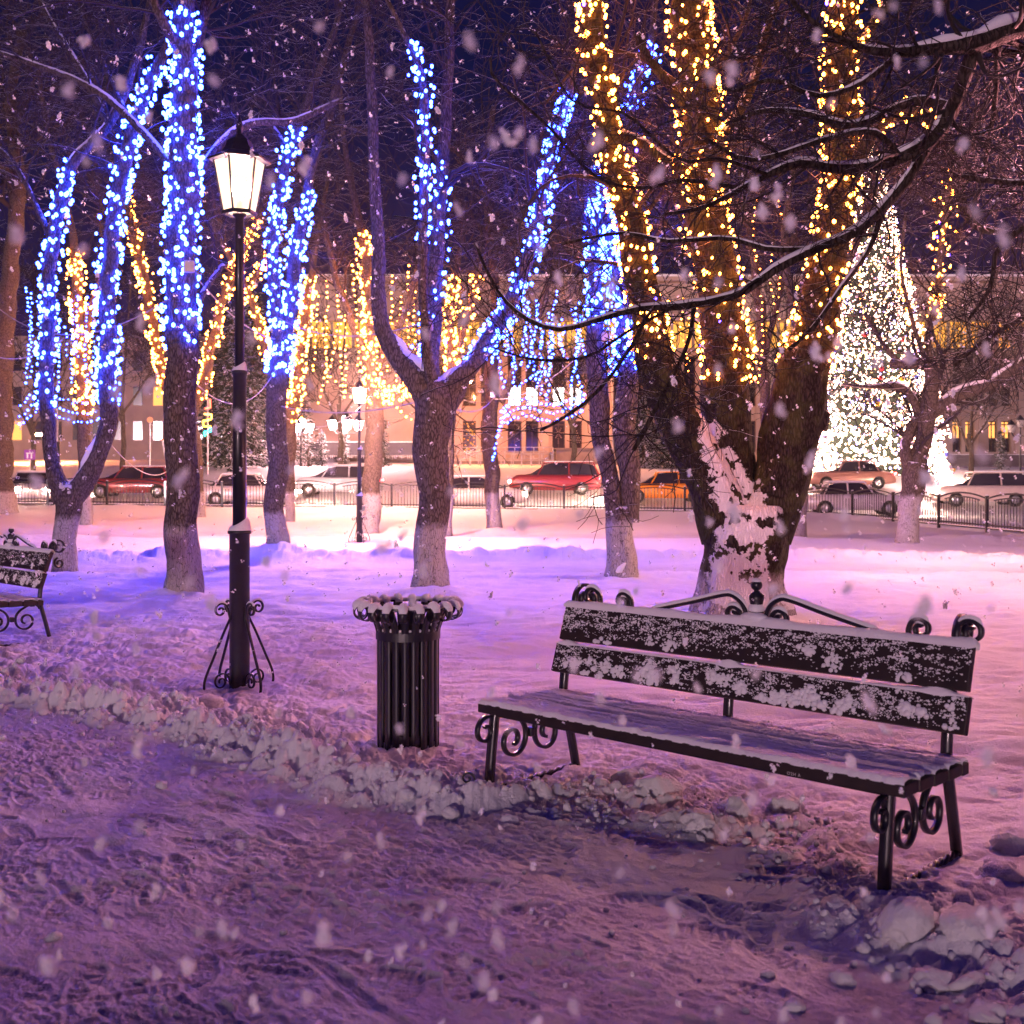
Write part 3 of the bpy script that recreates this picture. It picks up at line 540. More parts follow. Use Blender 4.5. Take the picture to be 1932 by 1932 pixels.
# ---------------------------------------------------------------- park lamps
def park_lamp(loc, label, glow, detail_=True, rz=0):
    root = thing('street_lamp', loc, rz, label, 'street lamp', 'black lantern lamps in the park')
    m = MB(); lathe(m, (0, 0, 0), [(.073, -.15), (.073, 1.13), (.086, 1.135), (.086, 1.155), (.05, 1.16), (.049, 2.29), (.056, 2.295), (.056, 2.32), (.034, 2.325), (.033, 3.44), (.05, 3.45), (.05, 3.465), (.0, 3.47)], 32); m.build('pole', M['iron'], root)
    def wedge(r0, r1, z, h, seed):
        m = MB(); n = 28; a = np.arange(n)*2*PI/n; K = 8; V = []
        for k in range(K):
            t = k/(K-1); rr = r1+(r0-r1)*t**1.3; prof = (1-(1-t)**2)
            V.append(np.stack([rr*np.cos(a), rr*np.sin(a), z+h*prof*(.35+.65*np.clip(.5+.5*np.cos(a-.2), 0, 1))], 1))
        V = np.array(V); k = np.arange(K-1)[:, None]*n; j = np.arange(n)[None]; j2 = (j+1) % n
        m.add(V, np.stack([k+j, k+j2, k+n+j2, k+n+j], -1).reshape(-1, 4)); return m
    wedge(.050, .084, 1.157, .10, 1).build('collar_snow', M['snowcap'], root); wedge(.034, .054, 2.322, .07, 2).build('collar_snow', M['snowcap'], root)
    # lantern
    m = MB(); n = 6; rt, rb_, zt, zb = .185, .115, 3.845, 3.47
    for i in range(n):
        a = 2*PI*i/n; ribbon(m, [(rb_*math.cos(a), rb_*math.sin(a), zb), (rt*math.cos(a), rt*math.sin(a), zt)], (-math.sin(a), math.cos(a), 0), .012, .010)
    lathe(m, (0, 0, 0), [(rb_+.012, zb-.012), (rb_+.012, zb+.012), (rb_-.01, zb+.012), (rb_-.01, zb-.012), (rb_+.012, zb-.012)], 6); m.build('lantern_frame', M['iron'], root, smooth=False)
    m = MB(); lathe(m, (0, 0, 0), [(0, zb+.006), (rb_-.004, zb+.008), (rt-.008, zt-.004), (0, zt-.002)], 6); m.build('lantern_glass', PANEFAR if glow is LAMPFAR else PANE, root, smooth=False); m = MB(); scatter(m, ICO[2], [(0, 0, 3.66)], np.array([[.05, .05, .075]])); m.build('light_bulb', glow, root); m = MB(); lathe(m, (0, 0, 0), [(.0, zb), (.022, zb), (.022, 3.59), (0, 3.6)], 10); m.build('bulb_socket', M['iron'], root)
    m = MB(); lathe(m, (0, 0, 0), [(.225, 3.845), (.228, 3.857), (.185, 3.885), (.135, 3.905), (.105, 3.95), (.085, 4.0), (.045, 4.03), (.022, 4.05), (.018, 4.08), (.028, 4.10), (.022, 4.125), (.008, 4.17), (0, 4.20)], 6)
    lathe(m, (0, 0, 0), [(.0, 3.852), (.20, 3.850), (.226, 3.846)], 6); m.build('lantern_roof', M['iron'], root, smooth=False)
    # scrolled brackets round the foot
    for k in range(4):
        a = PI/4*.55+k*PI/2; ca, sa = math.cos(a), math.sin(a); m = MB()
        def rz_(P): P = np.asarray(P); return np.column_stack([P[:, 0]*ca, P[:, 0]*sa, P[:, 1]])
        wd = (-sa, ca, 0); S1 = spiral((.155, .585), .06, .012, PI*.98, 1.45, 44, flip=-1)
        leg = resample([(.078, .52), (.14, .40), (.215, .24), (.275, .11), (.285, .03), (.26, -.03)], 26)
        ribbon(m, rz_(np.vstack([leg[::-1], [(.082, .54)], S1])), wd, .016, .012)
        ribbon(m, rz_(np.vstack([[(.076, .04)], spiral((.15, .07), .068, .014, PI*.85, 1.5, 44, flip=-1)])), wd, .014, .010); m.build('scroll_bracket', M['iron'], root)
        if detail_:
            m = MB(); P = rz_(S1[2:13]); P[:, 2] += .012; tubes(m, P, np.full(len(P), .008), 8, cap=True); m.build('bracket_snow', M['snowcap'], root)
    return root
lx, ly = gp(452, 1300); park_lamp((lx, ly, 0), 'tall near street lamp with glowing lantern, left of the litter bin', LAMP, rz=.35)
park_lamp((3.85, 7.3, 0), 'assumed near street lamp, added unseen just outside the right edge behind the bench', LAMP_ASSUMED, rz=.2)  # assumed lamp, out of view, added to brighten the snow behind the bench
park_lamp((9.4, 17.5, 0), 'added street lamp by the second alley, unseen just outside the right edge', LAMP_ADDED_MID, rz=.5)  # lamp added out of view to give the middle ground pink light
park_lamp((W3(678, 900, 27.9)[0], 27.9, 0.03), 'distant street lamp with blazing lantern, left of the forked blue lit tree', LAMPFAR, rz=.1)
park_lamp((W3(713, 900, 43.4)[0], 43.4, float(terrain(-5.2, 43.4))), 'farthest park lamp with a blazing lantern, standing at the railing', LAMPFAR, rz=.6)
# ---------------------------------------------------------------- trees
def limb_pts(D, pts, dz=0, n=None, wob=.012):
    """pts: (px, py, r_px[, extra depth in metres]) on the plane at distance D -> (n,4) world x,y,z,r"""
    A = []
    for k, p in enumerate(pts):
        dd = D+(p[3] if len(p) > 3 else 0); w = W3(p[0], p[1], dd); A.append([*w, p[2]*dd/F])
    A = np.array(A); ln = np.linalg.norm(np.diff(A[:, :3], axis=0), axis=1).sum(); n = n or max(8, int(ln/.09)); n = min(n, 110)
    Q = resample(A, n); s = np.linspace(0, ln, n)
    o = rng.uniform(0, 90, 2); amp = np.minimum(Q[:, 3]*.35, .06)*np.clip(np.arange(n)/5, 0, 1)
    Q[:, 0] += amp*perlin(s*1.3+o[0], 0*s); Q[:, 1] += amp*1.6*perlin(s*1.1+o[1], 0*s+3); return Q
def grow(parents, prs, n, L, ratio, K, up=.3, wander=.35, tmin=.2, tmax=1., out=1., droop=0, bias=None, side=None):
    """n children on random parents. parents (N,K,3). returns P (n,K,3), R (n,K)"""
    N, KP, _ = parents.shape; i = rng.integers(0, N, n); t = rng.uniform(tmin, tmax, n)*(KP-1); k = np.minimum(t.astype(int), KP-2); f = (t-k)[:, None]
    a, b = parents[i, k], parents[i, k+1]; st = a+(b-a)*f; d = nrm(b-a)
    rp = prs[i, k]*(1-f[:, 0])+prs[i, k+1]*f[:, 0]
    r = rng.normal(size=(n, 3)); r -= (r*d).sum(1, keepdims=True)*d; r = nrm(r)
    dr = nrm(d*rng.uniform(.2, .9, (n, 1))+r*out+np.array([0, 0, up])+(0 if bias is None else np.array(bias)))
    Ln = L*rng.uniform(.45, 1.25, n); P = np.zeros((n, K, 3)); P[:, 0] = st; step = (Ln/(K-1))[:, None]; w = rng.normal(size=(n, 3))*wander
    for j in range(1, K):
        w = w*.6+rng.normal(size=(n, 3))*wander; dr = nrm(dr+w*.5+np.array([0, 0, up*.18-droop])); P[:, j] = P[:, j-1]+dr*step
    r0 = np.clip(rp*ratio, .0022, None); R = r0[:, None]*np.linspace(1, .38, K)[None]; return P, R
def pad(Q, K=24):
    s = np.linspace(0, len(Q)-1, K); i = np.minimum(s.astype(int), len(Q)-2); f = (s-i)[:, None]; return Q[i]*(1-f)+Q[i+1]*f
TREES = {}
def tree(name, label, D, base, limbs, mat, twigs=(26, 150, 500), twL=(2.4, 1.1, .55), tw_mat='twig_snowy', cat='tree', group=None, sides=14, rough=.10, snow=None, crown_limbs=None, up=.35, tmin=.45, minr=.0045, droop=0, bias=None, rat=.34, tws=4):
    """base = trunk polyline from the ground up; limbs = branches"""
    x0 = W3(base[0][0], base[0][1], D); gz = ground_z(x0[0], D); root = thing(name, (x0[0], D, gz), 0, label, cat, group or 'park trees'); off = np.array([x0[0], D, gz])
    Lb = [limb_pts(D, base)]+[limb_pts(D, l) for l in limbs]
    b0 = Lb[0]; b0[0, 2] = min(b0[0, 2], gz-.05); flare = np.exp(-np.maximum(b0[:, 2]-gz, 0)/.16); b0[:, 3] *= 1+.22*flare
    m = MB()
    for q in Lb: tubes(m, q[:, :3]-off, q[:, 3], sides, rough=rough, cap=True)
    m.build('trunk', M[mat], root)
    cl = Lb[1:] if crown_limbs is None else [Lb[i] for i in crown_limbs]
    PP = np.stack([pad(q) for q in cl]); pr = PP[..., 3]; PP = PP[..., :3]; cm = MB()
    if twigs:
        P1, R1 = grow(PP, pr, twigs[0], twL[0], rat, 9, up, .30, tmin, 1, 1.1, droop, bias); P2, R2 = grow(P1, R1, twigs[1], twL[1], .5, 6, up*.6, .4, .12, 1, 1, droop); P3, R3 = grow(P2, R2, twigs[2], twL[2], .55, 5, up*.3, .45, .1, 1, 1, droop)
        P2b, R2b = grow(P1, R1, twigs[1]//3, twL[2], .3, 5, 0, .45, .05, 1)
        tubes(cm, P1-off, np.maximum(R1, minr*1.6), 6); tubes(cm, P2-off, np.maximum(R2, minr*1.2), tws); tubes(cm, P3-off, np.maximum(R3, minr), 3); tubes(cm, P2b-off, np.maximum(R2b, minr), 3)
        cm.build('crown', M[tw_mat], root)
    if snow:
        sn = MB()
        for li, t0, t1, k in snow:
            q = Lb[li]; n = len(q); s = q[int(t0*n):max(int(t1*n), int(t0*n)+5)]; e = np.clip(np.minimum(np.arange(len(s)), np.arange(len(s))[::-1])/4, .15, 1)
            tn = nrm(np.gradient(s[:, :3], axis=0)); upn = np.array([0, 0, 1.])-tn*tn[:, 2:3]; upn = nrm(upn)
            nz = .8+.4*perlin(np.arange(len(s))*.37+li*7, np.zeros(len(s))); tubes(sn, s[:, :3]-off+upn*(s[:, 3:4]*(1-.28*k if name != 'overhanging_tree' else 1.0)), s[:, 3]*k*e*nz*(1 if name != 'overhanging_tree' else 1.12), 10, cap=True, rough=.12)
        sn.build('snow', M['snowcap'], root)
    TREES[name+label] = Lb; return root, Lb, off
NB = [0]
def garland(label, parts, colour, n_each, size, group, spread=.02, blue_mix=0, hang=0, singles=60):
    parts = [(q, a, b, int(c*.8)) for q, a, b, c in parts]
    """string lights wound round limbs. parts: list of (limb (n,4), t0, t1, count)"""
    Ps = []; wires = MB(); NB[0] += 1
    for (q, t0, t1, cnt) in parts:
        n = len(q); s = rng.uniform(t0, t1, cnt)*(n-1); i = np.minimum(s.astype(int), n-2); f = (s-i)[:, None]; c = q[i]*(1-f)+q[i+1]*f
        tn = nrm(q[i+1, :3]-q[i, :3]); u = nrm(np.cross(tn, REF)); v = np.cross(tn, u); a = rng.uniform(0, 2*PI, cnt)[:, None]; rr = c[:, 3:4]*1.09+size*.8+np.abs(rng.normal(0, spread, (cnt, 1)))
        Ps.append(c[:, :3]+rr*(np.cos(a)*u+np.sin(a)*v)+rng.normal(0, spread*.4, (cnt, 3)))
        K = int((t1-t0)*n*7)+10; s = np.linspace(t0, t1, K)*(n-1); i = np.minimum(s.astype(int), n-2); f = (s-i)[:, None]; c = q[i]*(1-f)+q[i+1]*f; tn = nrm(q[i+1, :3]-q[i, :3]); u = nrm(np.cross(tn, REF)); v = np.cross(tn, u)
        a = (np.arange(K)*.9*1.0)[:, None]; wires_P = c[:, :3]+(c[:, 3:4]*1.12+.006)*(np.cos(a)*u+np.sin(a)*v)
        tubes(wires, wires_P, np.full(K, .004), 3)
    P = np.concatenate(Ps); c0 = P.mean(0); root = thing('light_string', c0, 0, label, 'string lights', group)
    for v in wires.V: v -= c0
    wires.build('wire', M['wire_dark'], root); P = P-c0
    order = rng.permutation(len(P)); P = P[order]; S = size*rng.uniform(.75, 1.25, len(P))
    ns = min(singles, len(P)); mb = MB().add(ICO[1][0]*[1, 1, 1.25], ICO[1][1]); first = mb.build('bulb', colour, root); first.location = P[0]; first.scale = (S[0],)*3
    alt = None
    for k in range(1, ns):
        o = first.copy(); 
        if blue_mix and rng.random() < blue_mix:
            if alt is None: alt = first.data.copy(); alt.materials.clear(); alt.materials.append(VIOL)
            o.data = alt
        C.objects.link(o); o.parent = root; o.location = P[k]; o.scale = (S[k],)*3
    if len(P) > ns:
        mb = MB(); scatter(mb, (ICO[1][0]*[1, 1, 1.25], ICO[1][1]), P[ns:], S[ns:]); o = mb.build('bulbs', colour, root); tag(o, kind='stuff')
    return root
def hanging(label, strands, colour, size, group, step=.09, singles=60):
    """free hanging strands, each a polyline of world points"""
    P = []; wires = MB()
    for s in strands:
        q = resample(s, max(6, int(np.linalg.norm(np.diff(s, axis=0), axis=1).sum()/step))); tubes(wires, q, np.full(len(q), .004), 3); P.append(q+rng.normal(0, .02, q.shape))
    P = np.concatenate(P); c0 = P.mean(0); root = thing('light_string', c0, 0, label, 'string lights', group)
    for v in wires.V: v -= c0
    wires.build('wire', M['wire_dark'], root); P = rng.permutation(P-c0); S = size*rng.uniform(.7, 1.3, len(P)); ns = min(singles, len(P))
    first = MB().add(*ICO[1]).build('bulb', colour, root); first.location = P[0]; first.scale = (S[0],)*3
    for k in range(1, ns): o = first.copy(); C.objects.link(o); o.parent = root; o.location = P[k]; o.scale = (S[k],)*3
    mb = MB(); scatter(mb, ICO[1], P[ns:], S[ns:]); tag(mb.build('bulbs', colour, root), kind='stuff'); return root
GB, GG = 'blue string lights on the trees', 'golden string lights on the trees'
# centre forked tree
_, A, _ = tree('bare_tree', 'forked bare tree with whitewashed foot standing behind the litter bin', 15.3,
    [(812, 1120, 30), (814, 1000, 29), (815, 900, 30), (818, 800, 35), (822, 755, 36), (822, 715, 22)],
    [[(822, 775, 30), (790, 715, 25), (755, 680, 20), (728, 640, 17), (716, 590, 14), (713, 450, 12, .2), (705, 300, 10, .3), (700, 150, 9, .4), (690, 0, 7, .5), (680, -60, 6, .5)],
     [(822, 770, 26), (812, 700, 17, .2), (812, 640, 18, .3), (818, 560, 17, .4), (824, 450, 14, .5), (835, 300, 12, .6), (845, 150, 10, .7), (852, -30, 8, .8)],
     [(818, 740, 14, -.1), (803, 620, 9, -.4), (797, 480, 9, -.6), (801, 330, 9, -.7), (802, 200, 8, -.8), (786, 115, 7, -.8), (760, 60, 5, -.7), (715, -30, 4, -.6)],
     [(828, 770, 30), (860, 722, 23), (890, 690, 17), (922, 640, 15), (960, 575, 13, -.2), (997, 490, 12, -.3), (1020, 385, 11, -.4), (1040, 285, 9, -.4), (1068, 190, 8, -.3), (1100, 60, 6, -.2), (1120, -30, 5, 0)]],
    'bark_wash', (34, 230, 1000), (2.2, 1.1, .6), snow=[(1, .0, .22, .62), (4, .02, .14, .7)], minr=.004, rough=.12, sides=22)
T1 = A
garland('blue string lights up the thin middle stem of the tree behind the litter bin', [(A[3], .36, .84, 120)], BLUE, 0, .024, GB, .03)
garland('blue string lights up the long right limb of the tree behind the litter bin', [(A[4], .12, .74, 300)], BLUE, 0, .025, GB, .03)
garland('sparse blue string lights on the thick dark stem behind the litter bin', [(A[2], .12, .6, 90)], BLUE, 0, .024, GB, .03)
# big blue trunk
_, A, _ = tree('bare_tree', 'thick straight trunk wrapped in blue bulbs, just left of the near street lamp', 14.8,
    [(347, 1128, 30), (345, 1000, 30), (343, 900, 29), (340, 780, 29), (343, 650, 29), (343, 500, 28), (345, 350, 27), (346, 200, 24), (347, 60, 21), (352, -60, 18)],
    [[(346, 200, 14), (362, 120, 11), (385, 30, 10, .3), (395, -50, 9, .4)], [(345, 100, 12), (300, 30, 9, -.3), (270, -60, 7, -.4)], [(350, 380, 9), (400, 290, 8, .4), (470, 235, 7, .8), (555, 228, 6, 1), (640, 190, 5, 1.2)], [(340, 330, 8), (260, 240, 7, .5), (180, 170, 6, .9), (60, 120, 5, 1.2), (-30, 90, 4, 1.2)], [(345, 650, 8, .2), (380, 560, 6, .6), (420, 500, 5, 1)]],
    'bark_wash', (30, 200, 800), (2.2, 1.1, .6), rough=.10, sides=24, snow=[(3, .15, 1, .5), (4, .1, 1, .5)])
garland('blue string lights wound thickly round the straight trunk left of the near lamp', [(A[0], .40, .93, 560)], BLUE, 0, .025, GB, .02, singles=90)
# blue forked tree right of the lamp
D3 = locate(520, 1055, 15, 30)
_, A, _ = tree('bare_tree', 'slim whitewashed tree with blue lit limbs just right of the near street lamp', D3,
    [(520, 1057, 19), (521, 950, 19), (523, 800, 19), (524, 710, 19), (530, 655, 18)],
    [[(528, 680, 16), (524, 600, 12), (514, 500, 11), (524, 390, 10), (545, 290, 9), (575, 200, 7, .3), (612, 110, 6, .5), (640, 20, 5, .5), (650, -50, 4, .6)],
     [(533, 680, 15), (548, 580, 12, .2), (560, 470, 11, .3), (578, 370, 9, .4), (600, 270, 9, .6), (628, 190, 7, .8), (655, 90, 6, 1), (690, -40, 5, 1.2)], [(545, 290, 6), (500, 230, 5, .4), (430, 250, 4, .6), (400, 310, 4, .8)]],
    'bark_wash', (30, 220, 900), (3.0, 1.5, .8), minr=.006, sides=16)
garland('blue string lights up both limbs of the slim tree right of the near lamp', [(A[0], .86, 1, 70), (A[1], 0, .58, 260), (A[2], .0, .42, 170)], BLUE, 0, .033, GB, .035, singles=80)
# far left Y tree
D4 = locate(122, 1078, 14, 30)
_, A, _ = tree('bare_tree', 'forked tree with two curving blue lit limbs behind the left bench', D4,
    [(122, 1080, 20), (124, 1000, 21), (126, 950, 25), (130, 915, 22)],
    [[(124, 940, 24), (103, 890, 14), (90, 800, 13), (88, 680, 13), (92, 560, 12), (103, 430, 12), (125, 335, 11), (160, 285, 9), (205, 235, 8, .2), (245, 150, 8, .3), (275, 40, 6, .4), (290, -60, 5, .4)],
     [(128, 945, 24), (160, 908, 19), (187, 860, 17), (204, 780, 16), (203, 690, 15), (203, 590, 15), (207, 480, 14), (222, 370, 13), (248, 250, 12), (283, 155, 10), (325, 60, 8), (350, -40, 6)],
     [(205, 235, 7, .2), (150, 130, 6, .4), (95, 40, 5, .6), (50, -50, 4, .8)], [(250, 240, 6), (190, 110, 5, .5), (150, 0, 4, .8), (140, -60, 3, 1)], [(100, 460, 6), (50, 350, 5, .3), (10, 290, 4, .5), (-40, 260, 4, .6)]],
    'bark_wash', (40, 260, 1100), (2.8, 1.4, .8), minr=.0055, sides=16, snow=[(2, .02, .16, .7), (3, .1, 1, .5), (1, .56, .8, .5)])
garland('blue string lights on the left limb of the forked tree behind the left bench', [(A[1], .16, .60, 230)], BLUE, 0, .030, GB, .03)
garland('blue string lights on the right limb of the forked tree behind the left bench', [(A[2], .2, .84, 420)], BLUE, 0, .031, GB, .035, singles=80)
# trunk cut by the left edge
D5 = locate(5, 968, 25, 50)
_, A, _ = tree('bare_tree', 'broad dark trunk cut off by the left edge of the picture', D5, [(2, 970, 26), (0, 900, 24), (2, 750, 20), (-5, 600, 20)], [[(2, 700, 20), (20, 500, 15), (35, 350, 13), (20, 200, 10), (40, 60, 7)], [(0, 650, 16), (-40, 500, 12), (-60, 300, 10)]], 'bark_wash_far', (24, 160, 600), (4, 2, 1), minr=.010)
# gold trees of the second row
D6 = locate(162, 990, 20, 45)
_, A, _ = tree('bare_tree', 'slender trunk with golden bulbs inside the fork of the left blue tree', D6, [(162, 992, 11), (160, 880, 12), (157, 760, 12), (150, 600, 11), (141, 470, 9)], [[(152, 640, 9), (180, 560, 7), (215, 470, 6), (245, 380, 5)], [(141, 470, 8), (120, 360, 6), (90, 250, 5), (70, 120, 4)]], 'bark_wash_far', (26, 190, 700), (4, 2, 1), minr=.009, sides=10)
garland('golden string lights on the slender trunk inside the left blue fork', [(A[0], .40, 1, 260), (A[1], 0, .4, 40)], GOLD, 0, .040, GG, .05)
D7 = locate(376, 975, 25, 45)
_, A, _ = tree('bare_tree', 'tree with golden spreading limbs hidden behind the straight blue trunk', D7, [(374, 978, 13), (370, 880, 13), (360, 800, 13), (352, 770, 12)], [[(355, 790, 11), (318, 740, 9), (297, 660, 9), (283, 580, 9), (262, 480, 8), (243, 400, 7), (225, 300, 5), (190, 180, 4)], [(360, 790, 10), (388, 710, 9), (404, 630, 8), (428, 545, 8), (468, 455, 6), (505, 370, 5), (540, 280, 4)]], 'bark_wash_far', (26, 190, 700), (4.2, 2, 1), minr=.009, sides=10)
garland('golden string lights on the left limb showing between the two blue trees', [(A[1], .1, .72, 300)], GOLD, 0, .040, GG, .05)
garland('golden string lights on the slanting limb left of the near lamp pole', [(A[2], .05, .74, 250)], GOLD, 0, .038, GG, .05)
D8 = locate(547, 985, 25, 45)
_, A, _ = tree('bare_tree', 'tree with golden limbs partly hidden behind the slim blue tree', D8, [(547, 986, 9), (547, 880, 10), (550, 790, 10)], [[(550, 800, 10), (560, 730, 9), (570, 640, 8), (583, 550, 7), (600, 440, 5), (620, 330, 4)], [(549, 790, 8), (510, 690, 8), (488, 610, 7), (468, 550, 6), (440, 500, 5), (400, 420, 4)], [(468, 550, 5), (500, 490, 4), (520, 460, 3)]], 'bark_wash_far', (22, 160, 600), (4, 2, 1), minr=.009, sides=10)
garland('golden string lights hanging right of the slim blue tree', [(A[1], .0, .6, 280)], GOLD, 0, .040, GG, .06)
garland('golden string lights on the arching limb between lamp pole and slim blue tree', [(A[2], .3, .85, 130), (A[3], 0, 1, 40)], GOLD, 0, .036, GG, .05, singles=40)
D9 = locate(697, 1006, 20, 45)
_, A, _ = tree('bare_tree', 'warm lit trunk directly behind the distant blazing lamp', D9, [(697, 1008, 17), (702, 920, 17), (706, 800, 17), (706, 720, 15)], [[(706, 760, 14), (703, 650, 11), (697, 560, 10), (690, 480, 9), (670, 380, 7), (650, 270, 5), (640, 150, 4)], [(708, 750, 9), (740, 745, 7), (772, 735, 6)], [(704, 700, 8), (660, 600, 7), (632, 520, 6), (610, 420, 5)], [(706, 700, 8), (750, 620, 7), (780, 540, 6), (800, 440, 5), (820, 320, 4)]], 'bark_wash_far', (26, 190, 700), (3.6, 1.8, .9), minr=.008, sides=12)
garland('golden string lights on the trunk above the distant blazing lamp', [(A[1], .0, .52, 330), (A[2], 0, 1, 110)], GOLD, 0, .036, GG, .06)
st = [np.array([W3(x, y0, D9+d), W3(x+rng.uniform(-8, 8), (y0+y1)/2, D9+d), W3(x+rng.uniform(-14, 14), y1, D9+d)]) for x, y0, y1, d in [(600, 560, 700, 1), (618, 530, 720, .5), (634, 510, 690, .2), (650, 540, 740, 1.2), (664, 500, 700, -.3), (742, 520, 700, .5), (756, 560, 720, 1), (770, 500, 660, .6), (784, 540, 690, .3), (720, 560, 730, -.2), (792, 580, 720, .2), (610, 620, 760, .7), (643, 600, 750, -.4)]]
st.append(np.array([W3(615, 700, D9), W3(660, 745, D9), W3(700, 750, D9)])); st.append(np.array([W3(700, 752, D9), W3(745, 765, D9), W3(775, 792, D9), W3(800, 792, D9)]))
hanging('curtain of thin golden strings hanging around the distant blazing lamp', st, GOLD, .030, GG, .16)
D10 = locate(933, 1000, 20, 45)
_, A, _ = tree('bare_tree', 'slim straight trunk between the litter bin tree and the twin trunk tree', D10, [(933, 1002, 14), (927, 900, 14), (924, 800, 14), (928, 700, 13), (930, 600, 11)], [[(929, 660, 11), (935, 560, 9), (925, 450, 7), (915, 330, 6), (930, 200, 4)], [(945, 760, 7), (975, 690, 7), (1010, 625, 6), (1025, 560, 5), (1060, 480, 4)]], 'bark_wash_far', (24, 180, 650), (3.8, 1.9, .9), minr=.009, sides=12)
D = locate(848, 1008, 20, 45)
_, A, _ = tree('bare_tree', 'narrow trunk with golden limbs half hidden behind the litter bin tree', D, [(846, 1010, 7), (848, 900, 8), (850, 800, 8), (852, 720, 8)], [[(852, 730, 8), (850, 640, 7), (855, 560, 6), (868, 470, 5), (880, 380, 4)], [(852, 700, 6), (882, 600, 5), (900, 520, 4), (930, 440, 3)]], 'bark_wash_far', (14, 110, 400), (3.5, 1.8, .9), minr=.009, sides=10)
garland('golden string lights just right of the dark stem of the litter bin tree', [(A[1], 0, .62, 190), (A[2], .1, .7, 60)], GOLD, 0, .036, GG, .06, singles=40)
# blue curtain in front of the facade
Dc = 27.
st = []
for i in range(26):
    x = 940+i*8.6+rng.uniform(-3, 3); y0 = 560+rng.uniform(-20, 60); y1 = 700+rng.uniform(-40, 60); d = rng.uniform(-1.5, 1.5)
    st.append(np.array([W3(x, y0, Dc+d), W3(x+rng.uniform(-12, 12), (y0+y1)/2, Dc+d), W3(x+rng.uniform(-10, 10), y1, Dc+d)]))
for yy in (760, 775, 790): st.append(np.array([W3(946, yy+14, Dc), W3(990, yy-8, Dc+.3), W3(1040, yy+4, Dc), W3(1100, yy-14, Dc-.3)]))
st.append(np.array([W3(930, 870, Dc), W3(945, 800, Dc), W3(970, 740, Dc), W3(1020, 700, Dc)]))
hanging('cloud of thin blue strings hanging in front of the bright facade windows', st, BLUE, .030, GB, .10, singles=90)
st = []
for i in range(12):
    x = 45+i*13+rng.uniform(-4, 4); y0 = 560+rng.uniform(-30, 60); y1 = 700+rng.uniform(-30, 50); st.append(np.array([W3(x, y0, 30), W3(x+rng.uniform(-9, 9), (y0+y1)/2, 30), W3(x, y1, 30)]))
for yy in (755, 775, 792): st.append(np.array([W3(38, yy+10, 30), W3(80, yy-20, 30), W3(120, yy, 30), W3(180, yy+2, 30), W3(225, yy-30, 30)]))
hanging('swags of thin blue strings crossing behind the left forked tree', st, BLUE, .028, GB, .12)
# twin trunk tree
D11 = locate(1172, 1095, 12, 30)
_, A, _ = tree('bare_tree', 'twisted twin trunk tree with blue lit crown left of the big gnarled tree', D11,
    [(1172, 1098, 27), (1172, 1040, 26), (1170, 990, 25), (1168, 955, 22)],
    [[(1166, 990, 22), (1155, 930, 17), (1142, 860, 16), (1130, 770, 18), (1123, 690, 17), (1124, 600, 14), (1120, 500, 10, .2), (1125, 400, 8, .4), (1110, 280, 6, .5), (1100, 130, 5, .6)],
     [(1184, 985, 22), (1186, 930, 19), (1182, 850, 21), (1182, 750, 20), (1182, 650, 18), (1175, 560, 15), (1160, 480, 12), (1142, 400, 10), (1145, 330, 8), (1180, 240, 8, .3), (1205, 150, 7, .4), (1230, 60, 6, .5), (1240, -40, 5, .6)],
     [(1180, 640, 10), (1200, 590, 9), (1212, 520, 7), (1240, 430, 6), (1262, 330, 5)]],
    'bark_wash', (34, 230, 900), (2.6, 1.3, .7), minr=.005, sides=18, rough=.14, snow=[(0, 0, .5, .55)])
garland('dense blue string lights on the twin trunk tree beside the golden limb', [(A[2], .26, .62, 330), (A[1], .42, .7, 150), (A[3], 0, .5, 60)], BLUE, 0, .030, GB, .05, singles=90)
garland('small blue cluster of string lights high up beside the golden limb', [(A[2], .74, .88, 90)], BLUE, 0, .024, GB, .05, singles=40)
